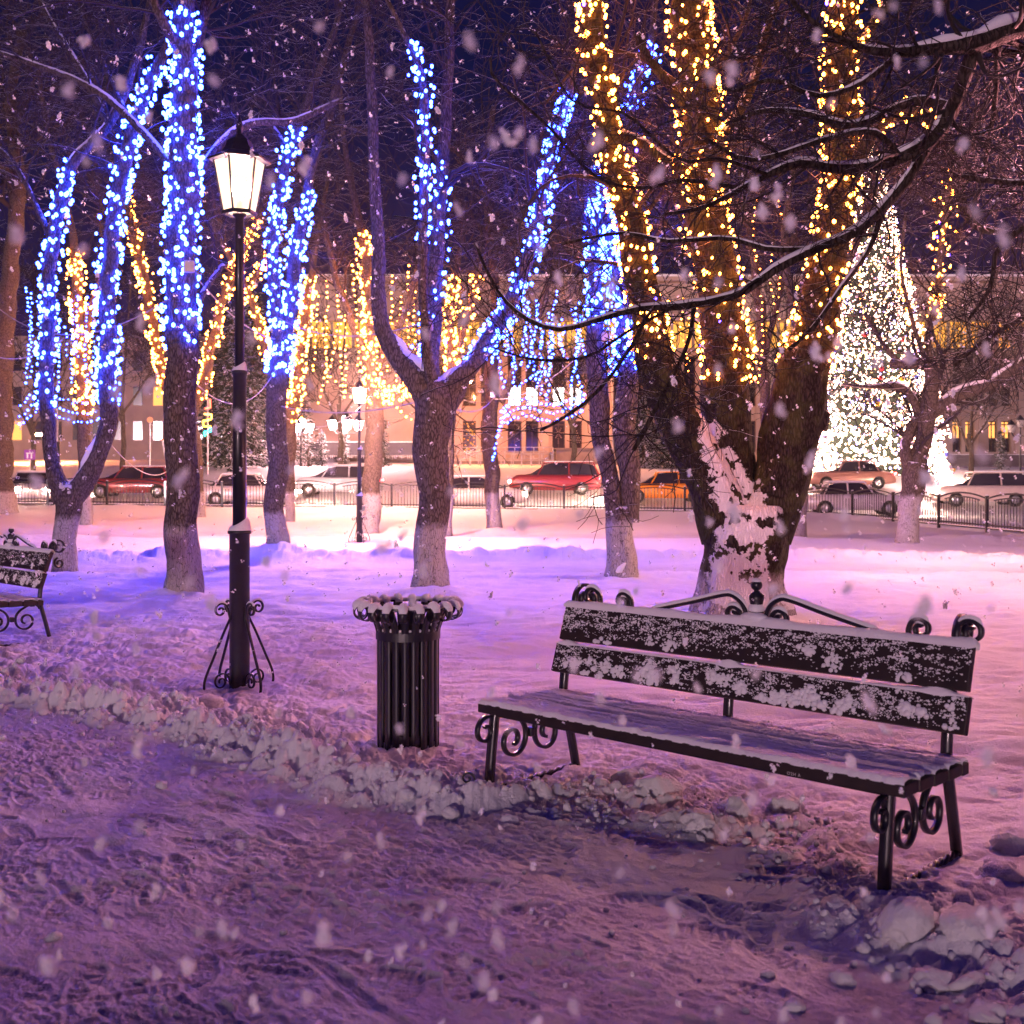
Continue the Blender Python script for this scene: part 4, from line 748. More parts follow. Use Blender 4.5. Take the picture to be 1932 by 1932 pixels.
# the big gnarled tree
D12 = 12.4
_, A, _ = tree('gnarled_tree', 'big gnarled three limbed tree with golden bulbs behind the bench', D12,
    [(1400, 1168, 80), (1400, 1110, 78), (1402, 1050, 76), (1405, 1000, 78), (1408, 955, 66)],
    [[(1375, 1010, 52), (1345, 925, 46), (1318, 865, 43), (1288, 805, 41), (1255, 735, 37), (1232, 650, 33), (1212, 560, 29), (1188, 430, 26), (1160, 300, 24), (1138, 200, 23), (1122, 90, 22), (1110, -50, 19)],
     [(1395, 990, 48, .2), (1382, 890, 46, .3), (1370, 780, 44, .3), (1368, 660, 42, .3), (1352, 520, 38, .3), (1332, 380, 37, .2), (1322, 240, 37, .1), (1312, 100, 37), (1300, -60, 33)],
     [(1440, 1005, 54), (1462, 950, 50), (1485, 870, 52), (1500, 780, 52), (1520, 680, 45), (1545, 570, 38), (1568, 450, 33), (1585, 340, 31), (1590, 230, 30), (1583, 110, 28), (1600, -50, 23)],
     [(1582, 370, 16), (1620, 300, 14, -.2), (1655, 240, 13, -.3), (1690, 212, 12, -.4), (1735, 212, 11, -.4), (1775, 250, 11, -.4), (1800, 320, 10, -.3), (1818, 390, 9, -.2), (1850, 430, 7, 0), (1900, 440, 5, .2)],
     [(1160, 250, 12), (1210, 268, 10, -.2), (1255, 300, 9, -.3), (1300, 325, 8, -.2), (1330, 330, 7)],
     [(1300, 210, 9), (1255, 150, 8, -.2), (1222, 110, 8, -.4), (1200, 62, 7, -.5)],
     [(1535, 800, 26), (1548, 775, 20)],
     [(1325, 300, 12), (1400, 200, 10, .3), (1440, 80, 8, .6), (1480, -40, 6, .8)], [(1590, 150, 11), (1640, 60, 9, .2), (1700, -40, 8, .4)]],
    'bark_big', (46, 330, 1500), (2.0, 1.0, .55), rat=.17, minr=.0035, sides=40, rough=.10, crown_limbs=[1, 2, 3, 4, 5, 6, 8, 9], snow=[(1, .14, .26, .5), (4, .45, .62, .5)])
GG2 = 'golden string lights on the gnarled tree'
garland('golden string lights on the left limb of the big gnarled tree', [(A[1], .33, 1, 420), (A[5], 0, 1, 26)], GOLD, 0, .019, GG2, .02, .07, singles=100)
garland('golden string lights on the thick middle limb of the big gnarled tree', [(A[2], .26, 1, 560)], GOLD, 0, .019, GG2, .02, .06, singles=100)
garland('golden string lights on the right limb of the big gnarled tree', [(A[3], .30, 1, 500)], GOLD, 0, .019, GG2, .02, .07, singles=100)
garland('golden string lights on the hooked side branch at the upper right', [(A[4], .22, .52, 44), (A[9], 0, .8, 24)], GOLD, 0, .019, GG2, .02, singles=60)
T12 = A
# driven snow stuck in the fork of the big tree: a vertex mask on its bark
gt = [o for o in bpy.data.objects if o.name == 'gnarled_tree'][0]; tk = [c for c in gt.children if c.name.startswith('trunk')][0]; V = np.zeros(len(tk.data.vertices)*3, np.float32); tk.data.vertices.foreach_get('co', V); V = V.reshape(-1, 3)+np.array(gt.location)
pl = resample([(*W3(px, py, D12-.4), rr*D12/F) for px, py, rr in [(1345, 838, 22), (1372, 880, 30), (1400, 950, 38), (1410, 1000, 42), (1400, 1060, 42), (1392, 1120, 38), (1386, 1170, 36)]], 40)
dist = np.min(np.abs(V[:, None, 0]-pl[None, :, 0])/pl[None, :, 3]+2.2*np.abs(V[:, None, 2]-pl[None, :, 2]), 1); drift = np.clip(1.25-dist*.8, 0, 1)
at = tk.data.attributes.new('drift', 'FLOAT', 'POINT'); at.data.foreach_set('value', drift.astype(np.float32))
# trunks beyond it
D = locate(1503, 1010, 20, 45)
_, A, _ = tree('bare_tree', 'trunk showing just right of the foot of the big gnarled tree', D, [(1502, 1012, 18), (1508, 900, 17), (1530, 760, 14), (1560, 640, 11)], [[(1530, 760, 12), (1500, 600, 9), (1480, 450, 7), (1500, 300, 5)], [(1560, 640, 10), (1600, 500, 8), (1640, 380, 6), (1660, 220, 4)]], 'bark_wash_far', (24, 180, 650), (3.8, 1.9, .9), minr=.008, sides=12)
D = 33.
_, A, _ = tree('bare_tree', 'narrow trunk seen between the middle and right limbs of the gnarled tree', D, [(1447, 985, 9), (1447, 850, 9), (1440, 700, 9), (1434, 560, 8)], [[(1436, 620, 8), (1420, 480, 7), (1400, 360, 5), (1390, 220, 4)], [(1440, 680, 6), (1470, 560, 5), (1500, 440, 4)]], 'bark_wash_far', (22, 160, 600), (4, 2, 1), minr=.009, sides=10)
st = [np.array([W3(x, y0, 32), W3(x+rng.uniform(-10, 10), (y0+y1)/2, 32), W3(x+rng.uniform(-16, 16), y1, 32)]) for x, y0, y1 in [(1410, 590, 740), (1422, 620, 770), (1436, 560, 720), (1290, 560, 680), (1300, 600, 700), (1455, 480, 600), (1470, 380, 560), (1425, 380, 520), (1605, 380, 520), (1620, 440, 600), (1690, 420, 560), (1680, 380, 450)]]
hanging('thin golden strings glimpsed between the limbs of the gnarled tree', st, GOLD, .024, GG, .17, singles=50)
# small pruned tree on the right
D14 = locate(1712, 1030, 18, 40)
_, A, _ = tree('pruned_tree', 'small pruned tree with crooked snowy limbs at the right railing', D14,
    [(1710, 1032, 19), (1716, 970, 20), (1724, 910, 21), (1728, 875, 22)],
    [[(1730, 890, 18), (1742, 830, 16), (1748, 775, 16), (1758, 730, 15), (1757, 700, 14), (1740, 686, 11), (1705, 688, 9), (1680, 684, 8)],
     [(1750, 785, 12), (1775, 765, 12), (1815, 742, 12), (1860, 728, 11), (1900, 705, 10), (1945, 680, 10), (2010, 660, 9)],
     [(1722, 890, 16), (1708, 858, 11), (1712, 825, 9), (1728, 790, 7)], [(1735, 790, 8), (1715, 745, 7), (1690, 728, 6), (1640, 730, 4), (1590, 725, 3)],
     [(1757, 702, 7), (1752, 640, 6), (1768, 560, 6, .3), (1775, 470, 5, .5), (1788, 380, 5, .6), (1795, 300, 4, .8), (1770, 220, 3, 1)], [(1700, 688, 5), (1660, 640, 4), (1630, 590, 3)], [(1860, 728, 6), (1880, 650, 4), (1870, 560, 3), (1900, 470, 3)], [(1752, 700, 5), (1720, 600, 4), (1700, 500, 3), (1710, 400, 3)]],
    'bark_wash_far', (44, 330, 1300), (1.9, 1.0, .6), minr=.006, sides=16, up=.5, tmin=.1, snow=[(1, .72, .98, .6), (2, .05, .98, .55), (4, .1, .9, .6), (3, .3, .8, .6)])
garland('golden string lights drooping from the thin top of the pruned tree', [(A[5], .22, .82, 120), (A[8], .3, .8, 26)], GOLD, 0, .028, GG, .09, .05, singles=80)
# overhanging tree, its trunk outside the frame on the right
Do = 6.6
over = [[(2140, 60, 18), (2000, 40, 17), (1900, 62, 19, -.1), (1840, 85, 17, -.2), (1770, 92, 12, -.3), (1700, 100, 9, -.3), (1640, 95, 7, -.3), (1590, 80, 5, -.2), (1540, 70, 4, 0)],
        [(1840, 85, 13, -.2), (1815, 160, 14, -.1), (1790, 225, 14), (1755, 268, 13), (1700, 298, 12), (1640, 315, 10, .1), (1570, 318, 9, .1), (1510, 308, 8), (1450, 330, 6), (1400, 355, 5), (1330, 390, 4), (1250, 405, 3)],
        [(1755, 268, 10), (1720, 330, 9), (1668, 390, 9), (1610, 440, 9, -.1), (1540, 470, 8, -.1), (1470, 505, 8, -.2), (1410, 548, 7, -.2), (1350, 568, 7, -.2), (1280, 578, 7, -.3), (1210, 582, 6, -.3), (1140, 600, 5, -.3), (1060, 622, 4, -.3), (1000, 606, 4, -.3), (950, 565, 3.5, -.2), (915, 505, 3, -.1), (898, 460, 3, 0)],
        [(1800, 205, 10), (1740, 190, 9, .2), (1690, 205, 8, .3), (1630, 235, 8, .4), (1580, 235, 7, .4), (1520, 215, 6, .5), (1440, 210, 5, .6), (1370, 235, 4, .7)],
        [(1900, 62, 8), (1932, 100, 6, .2), (1890, 95, 5, .3), (1820, 82, 4.5, .4), (1760, 78, 4, .5), (1960, 110, 4, .3)],
        [(1310, 575, 5, -.3), (1300, 640, 4, -.4), (1270, 710, 4, -.5), (1240, 765, 4, -.5), (1210, 825, 4.5, -.5), (1195, 850, 4, -.5)],
        [(1230, 582, 3.5, -.3), (1180, 670, 3.5, -.5), (1120, 745, 3.5, -.5), (1060, 790, 3, -.5), (1020, 812, 2.5, -.4)],
        [(1270, 580, 3.5, -.3), (1180, 628, 3, -.2), (1120, 668, 3, -.2), (1060, 680, 3, -.2), (990, 675, 2.5, -.1), (930, 655, 2, 0)],
        [(1700, 298, 6), (1650, 250, 5.5, -.3), (1560, 262, 5, -.5), (1470, 292, 4.5, -.6), (1400, 300, 4, -.6), (1330, 260, 3, -.6)],
        [(1880, 75, 6), (1878, 190, 5, .3), (1862, 290, 4, .4), (1855, 330, 4, .4)], [(1990, 330, 6), (1930, 345, 5), (1860, 340, 5, .1), (1800, 330, 4, .2)], [(2000, 380, 6), (1930, 430, 5), (1880, 470, 5), (1870, 540, 4), (1830, 600, 3)],
        [(2000, 560, 7, .5), (1930, 600, 5, .5), (1860, 640, 4, .5), (1800, 690, 3, .5)], [(1668, 390, 6), (1640, 470, 5), (1590, 540, 4.5, -.2), (1540, 610, 4, -.3), (1490, 660, 3.5, -.4)],
        [(1540, 470, 5, -.1), (1450, 470, 4.5), (1370, 450, 4, .1), (1260, 455, 3.5, .2), (1170, 440, 3, .3), (1060, 460, 2.5, .4)], [(1700, 100, 6, -.3), (1620, 160, 5, -.5), (1540, 180, 4.5, -.6), (1460, 150, 4, -.6), (1380, 175, 3, -.6)],
        [(1400, 355, 4), (1290, 340, 4, .2), (1210, 355, 3.5, .3), (1120, 330, 3, .3), (1030, 235, 3, .3), (935, 150, 2.5, .3), (925, 110, 2, .3)], [(1640, 95, 6, -.3), (1560, 60, 5, -.4), (1500, 10, 5, -.4), (1470, -50, 4, -.4)], [(1450, 330, 4), (1360, 300, 3.5, -.3), (1280, 300, 3, -.4), (1180, 215, 2.5, -.4), (1080, 190, 2.2, -.4), (1010, 60, 2, -.3)]]
_, A, _ = tree('overhanging_tree', 'dark snow laden branches reaching in from the right edge over the scene', Do, [(2150, 1420, 42), (2130, 1000, 38), (2110, 600, 34), (2120, 300, 30), (2090, 100, 24), (2060, -60, 20)], over, 'bark_dark', (250, 950, 2400), (.66, .38, .24), tw_mat='twig_dark', group='park trees', sides=12, rough=.16, up=-.05, tmin=.02, minr=.0021,
    snow=[(1, .12, 1, .75), (2, .1, .95, .72), (3, .0, .9, .7), (4, .05, .95, .7), (5, .1, .9, .7), (9, 0, .9, .7), (14, .1, .9, .7), (15, .05, .9, .7), (16, 0, .8, .7), (11, .1, .9, .7)], tws=5)
# ---------------------------------------------------------------- fence
def fence():
    px = [(-130, 46), (-20, 46), (90, 46), (202, 46), (312, 46), (419, 46), (525, 46), (631, 46), (739, 46), (845, 46), (952, 45.8), (1064, 45.5), (1178, 45.2), (1292, 45), (1402, 44.8), (1508, 44.3), (1608, 42.5), (1685, 39.5), (1771, 36.2), (1862, 33.2), (1968, 30.2), (2090, 27.5)]
    root = thing('railing', (0, 0, 0), 0, 'low black iron railing with arched panels between park and street', 'railing')
    P = [(W3(x, 900, D)[0], D) for x, D in px]; Z = [float(terrain(*p))+.03 for p in P]
    for (x, y), z in zip(P, Z):
        m = MB(); box(m, (x, y, z+.50), (.085, .085, 1.1)); box(m, (x, y, z+1.065), (.10, .10, .03)); m.build('post', M['iron'], root, smooth=False)
        m = MB(); scatter(m, ICO[2], [(x, y, z+1.085)], np.array([[.05, .05, .025]])); m.build('post_snow', M['snowcap'], root)
    for k in range(len(P)-1):
        a = np.array([*P[k], Z[k]]); b = np.array([*P[k+1], Z[k+1]]); m = MB(); n = 17; t = np.linspace(.02, .98, 25)[:, None]; L = a+(b-a)*t; up = np.array([0, 0, 1.])
        arch = np.sin(t*PI); top = L+up*(.98+.17*(1-(2*t-1)**2)); low = L+up*(.86+.16*(1-(2*t-1)**2)); tubes(m, top, np.full(25, .028), 5); 
        i = slice(3, 22); tubes(m, low[i], np.full(19, .022), 5)
        e = [L+up*.10, L+up*.20]; [tubes(m, q, np.full(25, .026), 5) for q in e]
        for s in np.linspace(.06, .94, n):
            c = a+(b-a)*s; h = .86+.16*(1-(2*s-1)**2) if .12 < s < .88 else .78; tubes(m, np.array([c+up*.10, c+up*h]), np.full(2, .014), 4)
        m.build('panel', M['iron'], root)
        m = MB(); tubes(m, e[0]+up*.028, np.full(25, .02), 6); tubes(m, top[6:19]+up*.014, np.full(13, .012), 5); m.build('panel_snow', M['snowcap'], root)
fence()
# ---------------------------------------------------------------- cars
CARPROF = {'sedan': [(-2.25, .62), (-2.2, .82), (-1.6, .95), (-1.1, 1.36), (-.6, 1.46), (.2, 1.44), (.95, 1.02), (1.9, .86), (2.22, .66)],
           'hatch': [(-2.05, .70), (-2.0, .95), (-1.75, 1.32), (-1.2, 1.47), (-.2, 1.49), (.35, 1.42), (1.05, 1.02), (1.85, .88), (2.08, .66)],
           'wagon': [(-2.25, .70), (-2.2, 1.0), (-1.95, 1.5), (-1.3, 1.62), (.1, 1.60), (.5, 1.5), (1.1, 1.10), (1.9, .96), (2.2, .70)]}
def car(kind, col, loc, heading, label):
    root = thing('passenger_car', loc, heading, label, 'car', 'cars on the street'); pr = np.array(CARPROF[kind]); xs = np.linspace(pr[0, 0], pr[-1, 0], 40); top = np.interp(xs, pr[:, 0], pr[:, 1])
    belt = np.minimum(top, .93 if kind != 'wagon' else 1.0); paint = plain('paint_'+kind, col, .3, .2, .08, 3, coat=.6); m = MB(); sec = []
    L = pr[-1, 0]
    for x, zt in zip(xs, belt):
        t = abs(x)/2.25; hw = .86*(1-.14*t**4); zb = .24+.10*t**6
        sec.append([(x, -hw*.92, zb), (x, -hw, zb+.16), (x, -hw, zt-.14), (x, -hw*.93, zt-.02), (x, -hw*.5, zt+.02), (x, hw*.5, zt+.02), (x, hw*.93, zt-.02), (x, hw, zt-.14), (x, hw, zb+.16), (x, hw*.92, zb)])
    V = np.array(sec); n = 10; k = np.arange(len(xs)-1)[:, None]*n; j = np.arange(n)[None]; j2 = (j+1) % n
    m.add(V, np.stack([k+j, k+j2, k+n+j2, k+n+j], -1).reshape(-1, 4)); m.poly(V[0], [list(range(n))]); m.poly(V[-1], [list(range(n))[::-1]]); body = m.build('body', paint, root)
    # cabin glass and roof
    c = top > belt+.03; xc = xs[c]; tc = top[c]; bc = belt[c]; m = MB(); sec = np.array([[(x, -.80, b), (x, -.80+.22*(t-b)/.5, t-.03), (x, .80-.22*(t-b)/.5, t-.03), (x, .80, b)] for x, t, b in zip(xc, tc, bc)]); n = 4
    k = np.arange(len(xc)-1)[:, None]*n; j = np.arange(n)[None]; j2 = (j+1) % n; m.add(sec, np.stack([k+j, k+j2, k+n+j2, k+n+j], -1).reshape(-1, 4)); m.poly(sec[0], [[0, 1, 2, 3]]); m.poly(sec[-1], [[3, 2, 1, 0]]); m.build('windows', M['glass_dark'], root, smooth=False)
    r = tc > tc.max()-.13; xr = xc[r]; m = MB(); mid = (xr[0]+xr[-1])/2; box(m, (mid, 0, tc.max()-.02), (xr[-1]-xr[0]+.1, 1.22, .05), bev=.02)
    for xp in (xr[0], mid, xr[-1]-.02):
        for s in (-1, 1): ribbon(m, [(xp+(.0 if xp == mid else (.35 if xp > mid else -.25)), s*.815, belt[c][0]), (xp, s*.61, tc.max()-.02)], (1, 0, 0), .07, .03)
    m.build('roof', paint, root); m = MB(); box(m, (mid, 0, tc.max()+.02), (xr[-1]-xr[0], 1.12, .06), bev=.028); m.build('roof_snow', M['snowcap'], root)
    base = None
    for x in (-1.32, 1.36):
        for s in (-1, 1):
            if base is None:
                m = MB(); t = np.linspace(0, 2*PI, 25); lathe(m, (0, 0, 0), [(.2, -.1), (.32, -.1), (.335, -.06), (.335, .06), (.32, .1), (.2, .1), (.2, -.1)], 24); base = thing('wheel', (x, s*.78, .33)); base.parent = root; base.rotation_euler = (PI/2, 0, 0)
                tb = m.build('tyre', M['tyre'], base); m = MB(); lathe(m, (0, 0, 0), [(0, .05), (.06, .07), (.2, .085), (.21, .02), (.21, -.02), (.2, -.085), (.06, -.07), (0, -.05)], 12); m.build('rim', M['rim'], base)
            else:
                w = copy_tree(base, root); w.location = (x, s*.78, .33)
    for s in (-1, 1):
        m = MB(); scatter(m, ICO[2], [(L-.03, s*.62, .66)], np.array([[.07, .15, .075]])); m.build('headlight', HEAD, root); m = MB(); box(m, (-L+.0, s*.66, .80), (.06, .24, .12), bev=.015); m.build('taillight', TAIL, root)
    m = MB(); box(m, (L+.005, 0, .45), (.03, .5, .11)); m.build('number_plate', M['plasticbox'], root, smooth=False)
    return root
def putcar(kind, col, px, D, heading, label): x = (px-CX)*D/F; car(kind, col, (x, D, float(terrain(x, D))+.01), heading, label)
putcar('sedan', (.55, .53, .55), 60, 49.5, -1.15, 'silver car with blazing headlights at the far left of the street')
putcar('hatch', (.25, .03, .03), 255, 53, PI, 'red car driving away left between the left forked tree and the straight trunk')
putcar('sedan', (.70, .68, .70), 470, 50.5, .03, 'white car beyond the railing between near lamp pole and slim blue tree')
putcar('hatch', (.35, .38, .45), 640, 54, PI+.02, 'grey car driving left beyond the distant lamp')
putcar('sedan', (.72, .70, .70), 900, 50, .02, 'pale car beyond the railing just right of the litter bin tree')
putcar('wagon', (.20, .02, .03), 1045, 55, PI, 'dark red wagon in front of the granite wall')
putcar('hatch', (.85, .30, .02), 1255, 53, PI-.05, 'orange taxi seen between the twin trunk and the gnarled tree')
putcar('sedan', (.68, .66, .70), 1610, 48.5, -.12, 'silver car with bright headlights right of the gnarled tree foot')
putcar('sedan', (.40, .20, .16), 1600, 58, PI, 'brownish car below the tall lit fir')
putcar('wagon', (.62, .50, .46), 1850, 53, PI-.1, 'beige car behind the railing at the right edge')
# ---------------------------------------------------------------- building
YB = 76.; S = YB/F
def bx(px): return (px-CX)*S
def bz(py): return CAMH+(HY-py)*S
root = thing('palace_building', (0, 0, 0), 0, 'long pale stone building with tall pilasters and lit windows across the street', 'building')
cols = [(873, 898), (907, 930), (958, 984), (992, 1016), (1042, 1066), (1074, 1098), (1124, 1148), (1158, 1182), (1201, 1224), (1234, 1258), (1290, 1312), (1322, 1344), (1376, 1396), (1406, 1426), (1460, 1478), (1486, 1504), (1540, 1556), (1564, 1580), (1618, 1634), (1642, 1658), (1728, 1744), (1752, 1768), (1796, 1813), (1820, 1838), (1864, 1881), (1888, 1906), (1932, 1950), (1958, 1975), (2002, 2020), (2028, 2046), (2075, 2093)]
rows = [(853, 794), (766, 672)]; ztop, zbase = bz(528), bz(862)
def piece(name, x0, x1, z0, z1, yf, yb, mat, par=root, sm=False):
    m = MB(); xbox(m, x0, x1, yf, yb, z0, z1); return m.build(name, mat, par, smooth=sm)
edges = [560]+[v for c in cols for v in c]+[2260]
m = MB()
for i in range(0, len(edges), 2): xbox(m, bx(edges[i]), bx(edges[i+1]), YB-.12, YB+6, zbase-1.5, bz(664))
for a, b in cols:
    for p, q in ((862+40, 853), (794, 766), (672, 664)): xbox(m, bx(a), bx(b), YB+.03, YB+6, bz(p), bz(q))
for i in range(0, len(edges)-2, 4):
    xm = (edges[i]+edges[i+1])/2; xbox(m, bx(xm-7), bx(xm+7), YB-.3, YB-.12, zbase-1.5, bz(664))
xbox(m, bx(556), bx(2262), YB-.5, YB+6, bz(664), bz(658)); m.build('wall', M['stone'], root, smooth=False)
m = MB(); xbox(m, bx(560), bx(2260), YB+.4, YB+6.4, bz(598), bz(532)); xbox(m, bx(550), bx(2270), YB-.5, YB+6.6, bz(532), bz(524)); xbox(m, bx(555), bx(2262), YB+.1, YB+6.6, bz(604), bz(598)); m.build('attic_wall', M['stone'], root, smooth=False)
m = MB(); xbox(m, bx(548), bx(2272), YB-.55, YB+6.7, bz(524), bz(520)); m.build('roof_snow', M['snowcap'], root, smooth=False)
piece('window_strip', bx(562), bx(2258), bz(656), bz(604), YB+.9, YB+1.0, M['win_gold'])
m = MB()
for x in np.arange(566, 2258, 13.5): xbox(m, bx(x), bx(x+(5.5 if int(x/13.5) % 3 == 0 else 1.6)), YB+.72, YB+.86, bz(658), bz(604))
for x in (1855, 1925, 1120, 1640, 985, 700): xbox(m, bx(x), bx(x+34), YB+.74, YB+.84, bz(656), bz(614))
m.build('window_bars', M['stone'], root, smooth=False)
lit = {2: 'win_white', 3: 'win_white', 4: 'win_white', 5: 'win_white', 1: None}
for k, (a, b) in enumerate(cols):
    for r, (y0, y1) in enumerate(rows):
        if r == 0: mat = 'win_gold' if k in (0, 1) else ('win_amber' if k >= 21 else None); parts = [(853, 794)]
        else: mat = lit.get(k) if k < 6 else None; parts = [(766, 672)]
        fr = MB(); w = bx(b)-bx(a)
        for yy in ((853, 851), (796, 794), (802, 800)) if r == 0 else ((766, 764), (674, 672), (731, 727), (705, 704)): xbox(fr, bx(a), bx(b), YB+.17, YB+.25, bz(yy[0]), bz(yy[1]))
        for xx in (a, b-1.8, (a+b)/2-.6): xbox(fr, bx(xx), bx(xx+(1.8 if xx != (a+b)/2-.6 else 1.2)), YB+.15, YB+.24, bz(y0), bz(y1))
        win = fr.build('window', M['wframe'], root, smooth=False)
        if r == 0 and mat == 'win_amber':
            g = MB(); xbox(g, bx(a), bx(b), YB+.30, YB+.34, bz(826), bz(y1)); g.build('pane', M[mat], win, smooth=False); g = MB(); xbox(g, bx(a), bx(b), YB+.30, YB+.34, bz(853), bz(826)); g.build('lower_pane', M['glass_dark'], win, smooth=False)
        elif r == 1 and mat:
            g = MB(); xbox(g, bx(a), bx(b), YB+.30, YB+.34, bz(764), bz(731)); g.build('pane', M[mat], win, smooth=False); g = MB(); xbox(g, bx(a), bx(b), YB+.30, YB+.34, bz(731), bz(y1)); g.build('upper_pane', M['glass_dark'], win, smooth=False)
        else: g = MB(); xbox(g, bx(a), bx(b), YB+.30, YB+.34, bz(y0), bz(y1)); g.build('pane', M['glass_dark'] if mat is None or k in (0, 1) else M[mat], win, smooth=False)
        if r == 0 and k in (0, 1, 4, 5, 2):                       # garland pictures on the ground floor panes
            g = MB(); xc = (bx(a)+bx(b))/2; zc = bz(822); P = []
            if k in (0, 1): P = [(xc+rng.normal(0, .20), YB+.26, zc+rng.uniform(-1.0, .95)) for _ in range(60)]; mt = M['win_gold']
            elif k == 5: P = [(xc+(j-(i_)/2)*.13, YB+.26, zc+.5-i_*.16) for i_ in range(7) for j in range(i_+1)]; mt = M['stone']
            elif k == 4: P = [(xc+rr*.12*math.cos(a_*PI/3), YB+.26, zc+.2+rr*.12*math.sin(a_*PI/3)) for rr in (1, 2, 3) for a_ in range(6)]+[(xc, YB+.26, zc-.2-j*.1) for j in range(4)]; mt = M['stone']
            else: P = [(xc+.3*math.sin(j*.7), YB+.26, zc+.8-j*.1) for j in range(12)]; mt = M['plasticbox']
            P = [p for p in P if abs(p[0]-xc) < w/2-.05]; scatter(g, OCT, P, np.full(len(P), .055)); g.build('window_decoration', mt, win)
# granite wall, ramp, steps, canopy
zt = lambda x, y: float(terrain(x, y))
m = MB(); xbox(m, bx(1046), bx(1192), YB-3.2, YB-.31, bz(892), bz(850)); xbox(m, bx(1042), bx(1196), YB-3.3, YB-.31, bz(850), bz(848)); o = m.build('granite_wall', M['stone_dark'], None, smooth=False); tag(o, 'dark granite landing wall in front of the facade left of the twin trunk', 'wall')
root2 = thing('entrance_ramp', (0, 0, 0), 0, 'wheelchair ramp with steel railings below the facade windows', 'ramp'); m = MB(); xbox(m, bx(790), bx(1044), YB-3.4, YB-.31, bz(895), bz(872)); xbox(m, bx(790), bx(1040), YB-5.4, YB-3.45, bz(900), bz(884)); m.build('ramp_slab', M['stone_dark'], root2, smooth=False)
for yy, z0, zs, xa, xb in ((YB-3.4, bz(872), 0, 850, 1040), (YB-5.4, bz(884), .0, 840, 1036), (YB-4.4, bz(880), .0, 860, 1030)):
    m = MB(); xs = np.linspace(bx(xa), bx(xb), 12)
    for x in xs: tubes(m, np.array([(x, yy, z0), (x, yy, z0+.9)]), np.full(2, .03), 5)
    for h in (.45, .9): tubes(m, np.array([(xs[0], yy, z0+h), (xs[-1], yy, z0+h)]), np.full(2, .028), 5)
    m.build('railing', M['steel'], root2)
m = MB()
for k in range(8): xbox(m, bx(1720), bx(2220), YB-4+k*.4, YB-.31, bz(883-3*k)-.4, bz(880-3*k))
tag(m.build('broad_steps', M['stone_dark'], None, smooth=False), 'broad snowy stone steps leading to the facade right of the lit fir', 'steps')
m = MB(); xbox(m, bx(1716), bx(2224), YB-.9, YB-.32, bz(862), bz(857.5)); tag(m.build('snow_edge', M['snowcap'], None, smooth=False), kind='structure')
root3 = thing('canopy', (0, 0, 0), 0, 'long dark canopy with icicles in front of the plain wall behind the distant lamp', 'canopy'); m = MB(); xbox(m, bx(590), bx(800), YB-3, YB-.31, bz(861), bz(838)); m.build('canopy_slab', M['darkpanel'], root3, smooth=False)
m = MB(); n = 60; P = np.column_stack([np.linspace(bx(592), bx(798), n), np.full(n, YB-3), np.full(n, bz(861))]); Q = P.copy(); Q[:, 2] -= rng.uniform(.08, .32, n); tubes(m, np.stack([P, Q], 1), np.tile([.05, .005], (n, 1)), 4, ref=np.array([0, 1., 0])); m.build('icicles', M['snowcap'], root3)
m = MB(); xbox(m, bx(588), bx(802), YB-3.1, YB-.31, bz(838), bz(836)); m.build('canopy_snow', M['snowcap'], root3, smooth=False)
m = MB(); xbox(m, bx(616), bx(664), YB-2.2, YB-.33, bz(900), bz(863)); xbox(m, bx(690), bx(700), YB-2.6, YB-2.3, bz(900), bz(863)); m.build('shop_front', M['glass_dark'], root3, smooth=False)
# dark block of the left half
root4 = thing('office_block', (0, 0, 0), 0, 'dim reddish building behind the firs on the left side', 'building'); YL = 96.; Sl = YL/F; lx_ = lambda p: (p-CX)*Sl; lz = lambda p: CAMH+(HY-p)*Sl
m = MB(); xbox(m, lx_(-300), lx_(545), YL, YL+8, 0, lz(640)); m.build('wall', M['stone'], root4, smooth=False); m = MB(); xbox(m, lx_(-304), lx_(549), YL-.4, YL+8.2, lz(640), lz(635)); m.build('cornice', M['stone'], root4, smooth=False)
for i, a in enumerate(range(-280, 530, 38)):
    for j, (y0, y1) in enumerate(((700, 665), (765, 730), (830, 795))):
        m = MB(); xbox(m, lx_(a), lx_(a+17), YL-.1, YL-.02, lz(y0), lz(y1)); m.build('window', M['win_amber'] if (i*7+j*5) % 11 == 0 else M['glass_dark'], root4, smooth=False)
# ---------------------------------------------------------------- tall lit fir
Dx = 62.; base = np.array([W3(1648, 890, Dx)[0], Dx, zt(W3(1648, 890, Dx)[0], Dx)]); Hx = W3(0, 258, Dx)[2]-base[2]; Rx_ = 124*Dx/F
root5 = thing('festive_fir', base, 0, 'towering cone shaped fir covered in thousands of pale lights, right of the gnarled tree', 'decorated fir')
def cone_r(h): return Rx_*(1-h)**.9*(1.0+.10*(1-(h*9.5) % 1)-.03)
m = MB(); h = np.linspace(0, 1, 60); lathe(m, (0, 0, 0), np.column_stack([cone_r(h)*.88*(1+.05*np.sin(h*90)), .15+h*Hx*.985]), 40); m.build('needles', M['needles'], root5)
n = 10500; hh = 1-np.sqrt(rng.random(n)); a = rng.uniform(0, 2*PI, n); rr = cone_r(hh)*rng.uniform(.84, 1.10, n)*(1+.07*np.sin(a*5+hh*20)); P = np.column_stack([rr*np.cos(a), rr*np.sin(a), .15+hh*Hx]); sel = (P[:, 1] < Rx_*.35) ; P = P[sel]; S = rng.uniform(.026, .052, len(P)); extra = rng.random(len(P)) < np.where(P[:, 2] < Hx*.28, .85, .1)
S[extra] *= 1.5; kind = rng.choice(4, len(P), p=[.62, .22, .11, .05])
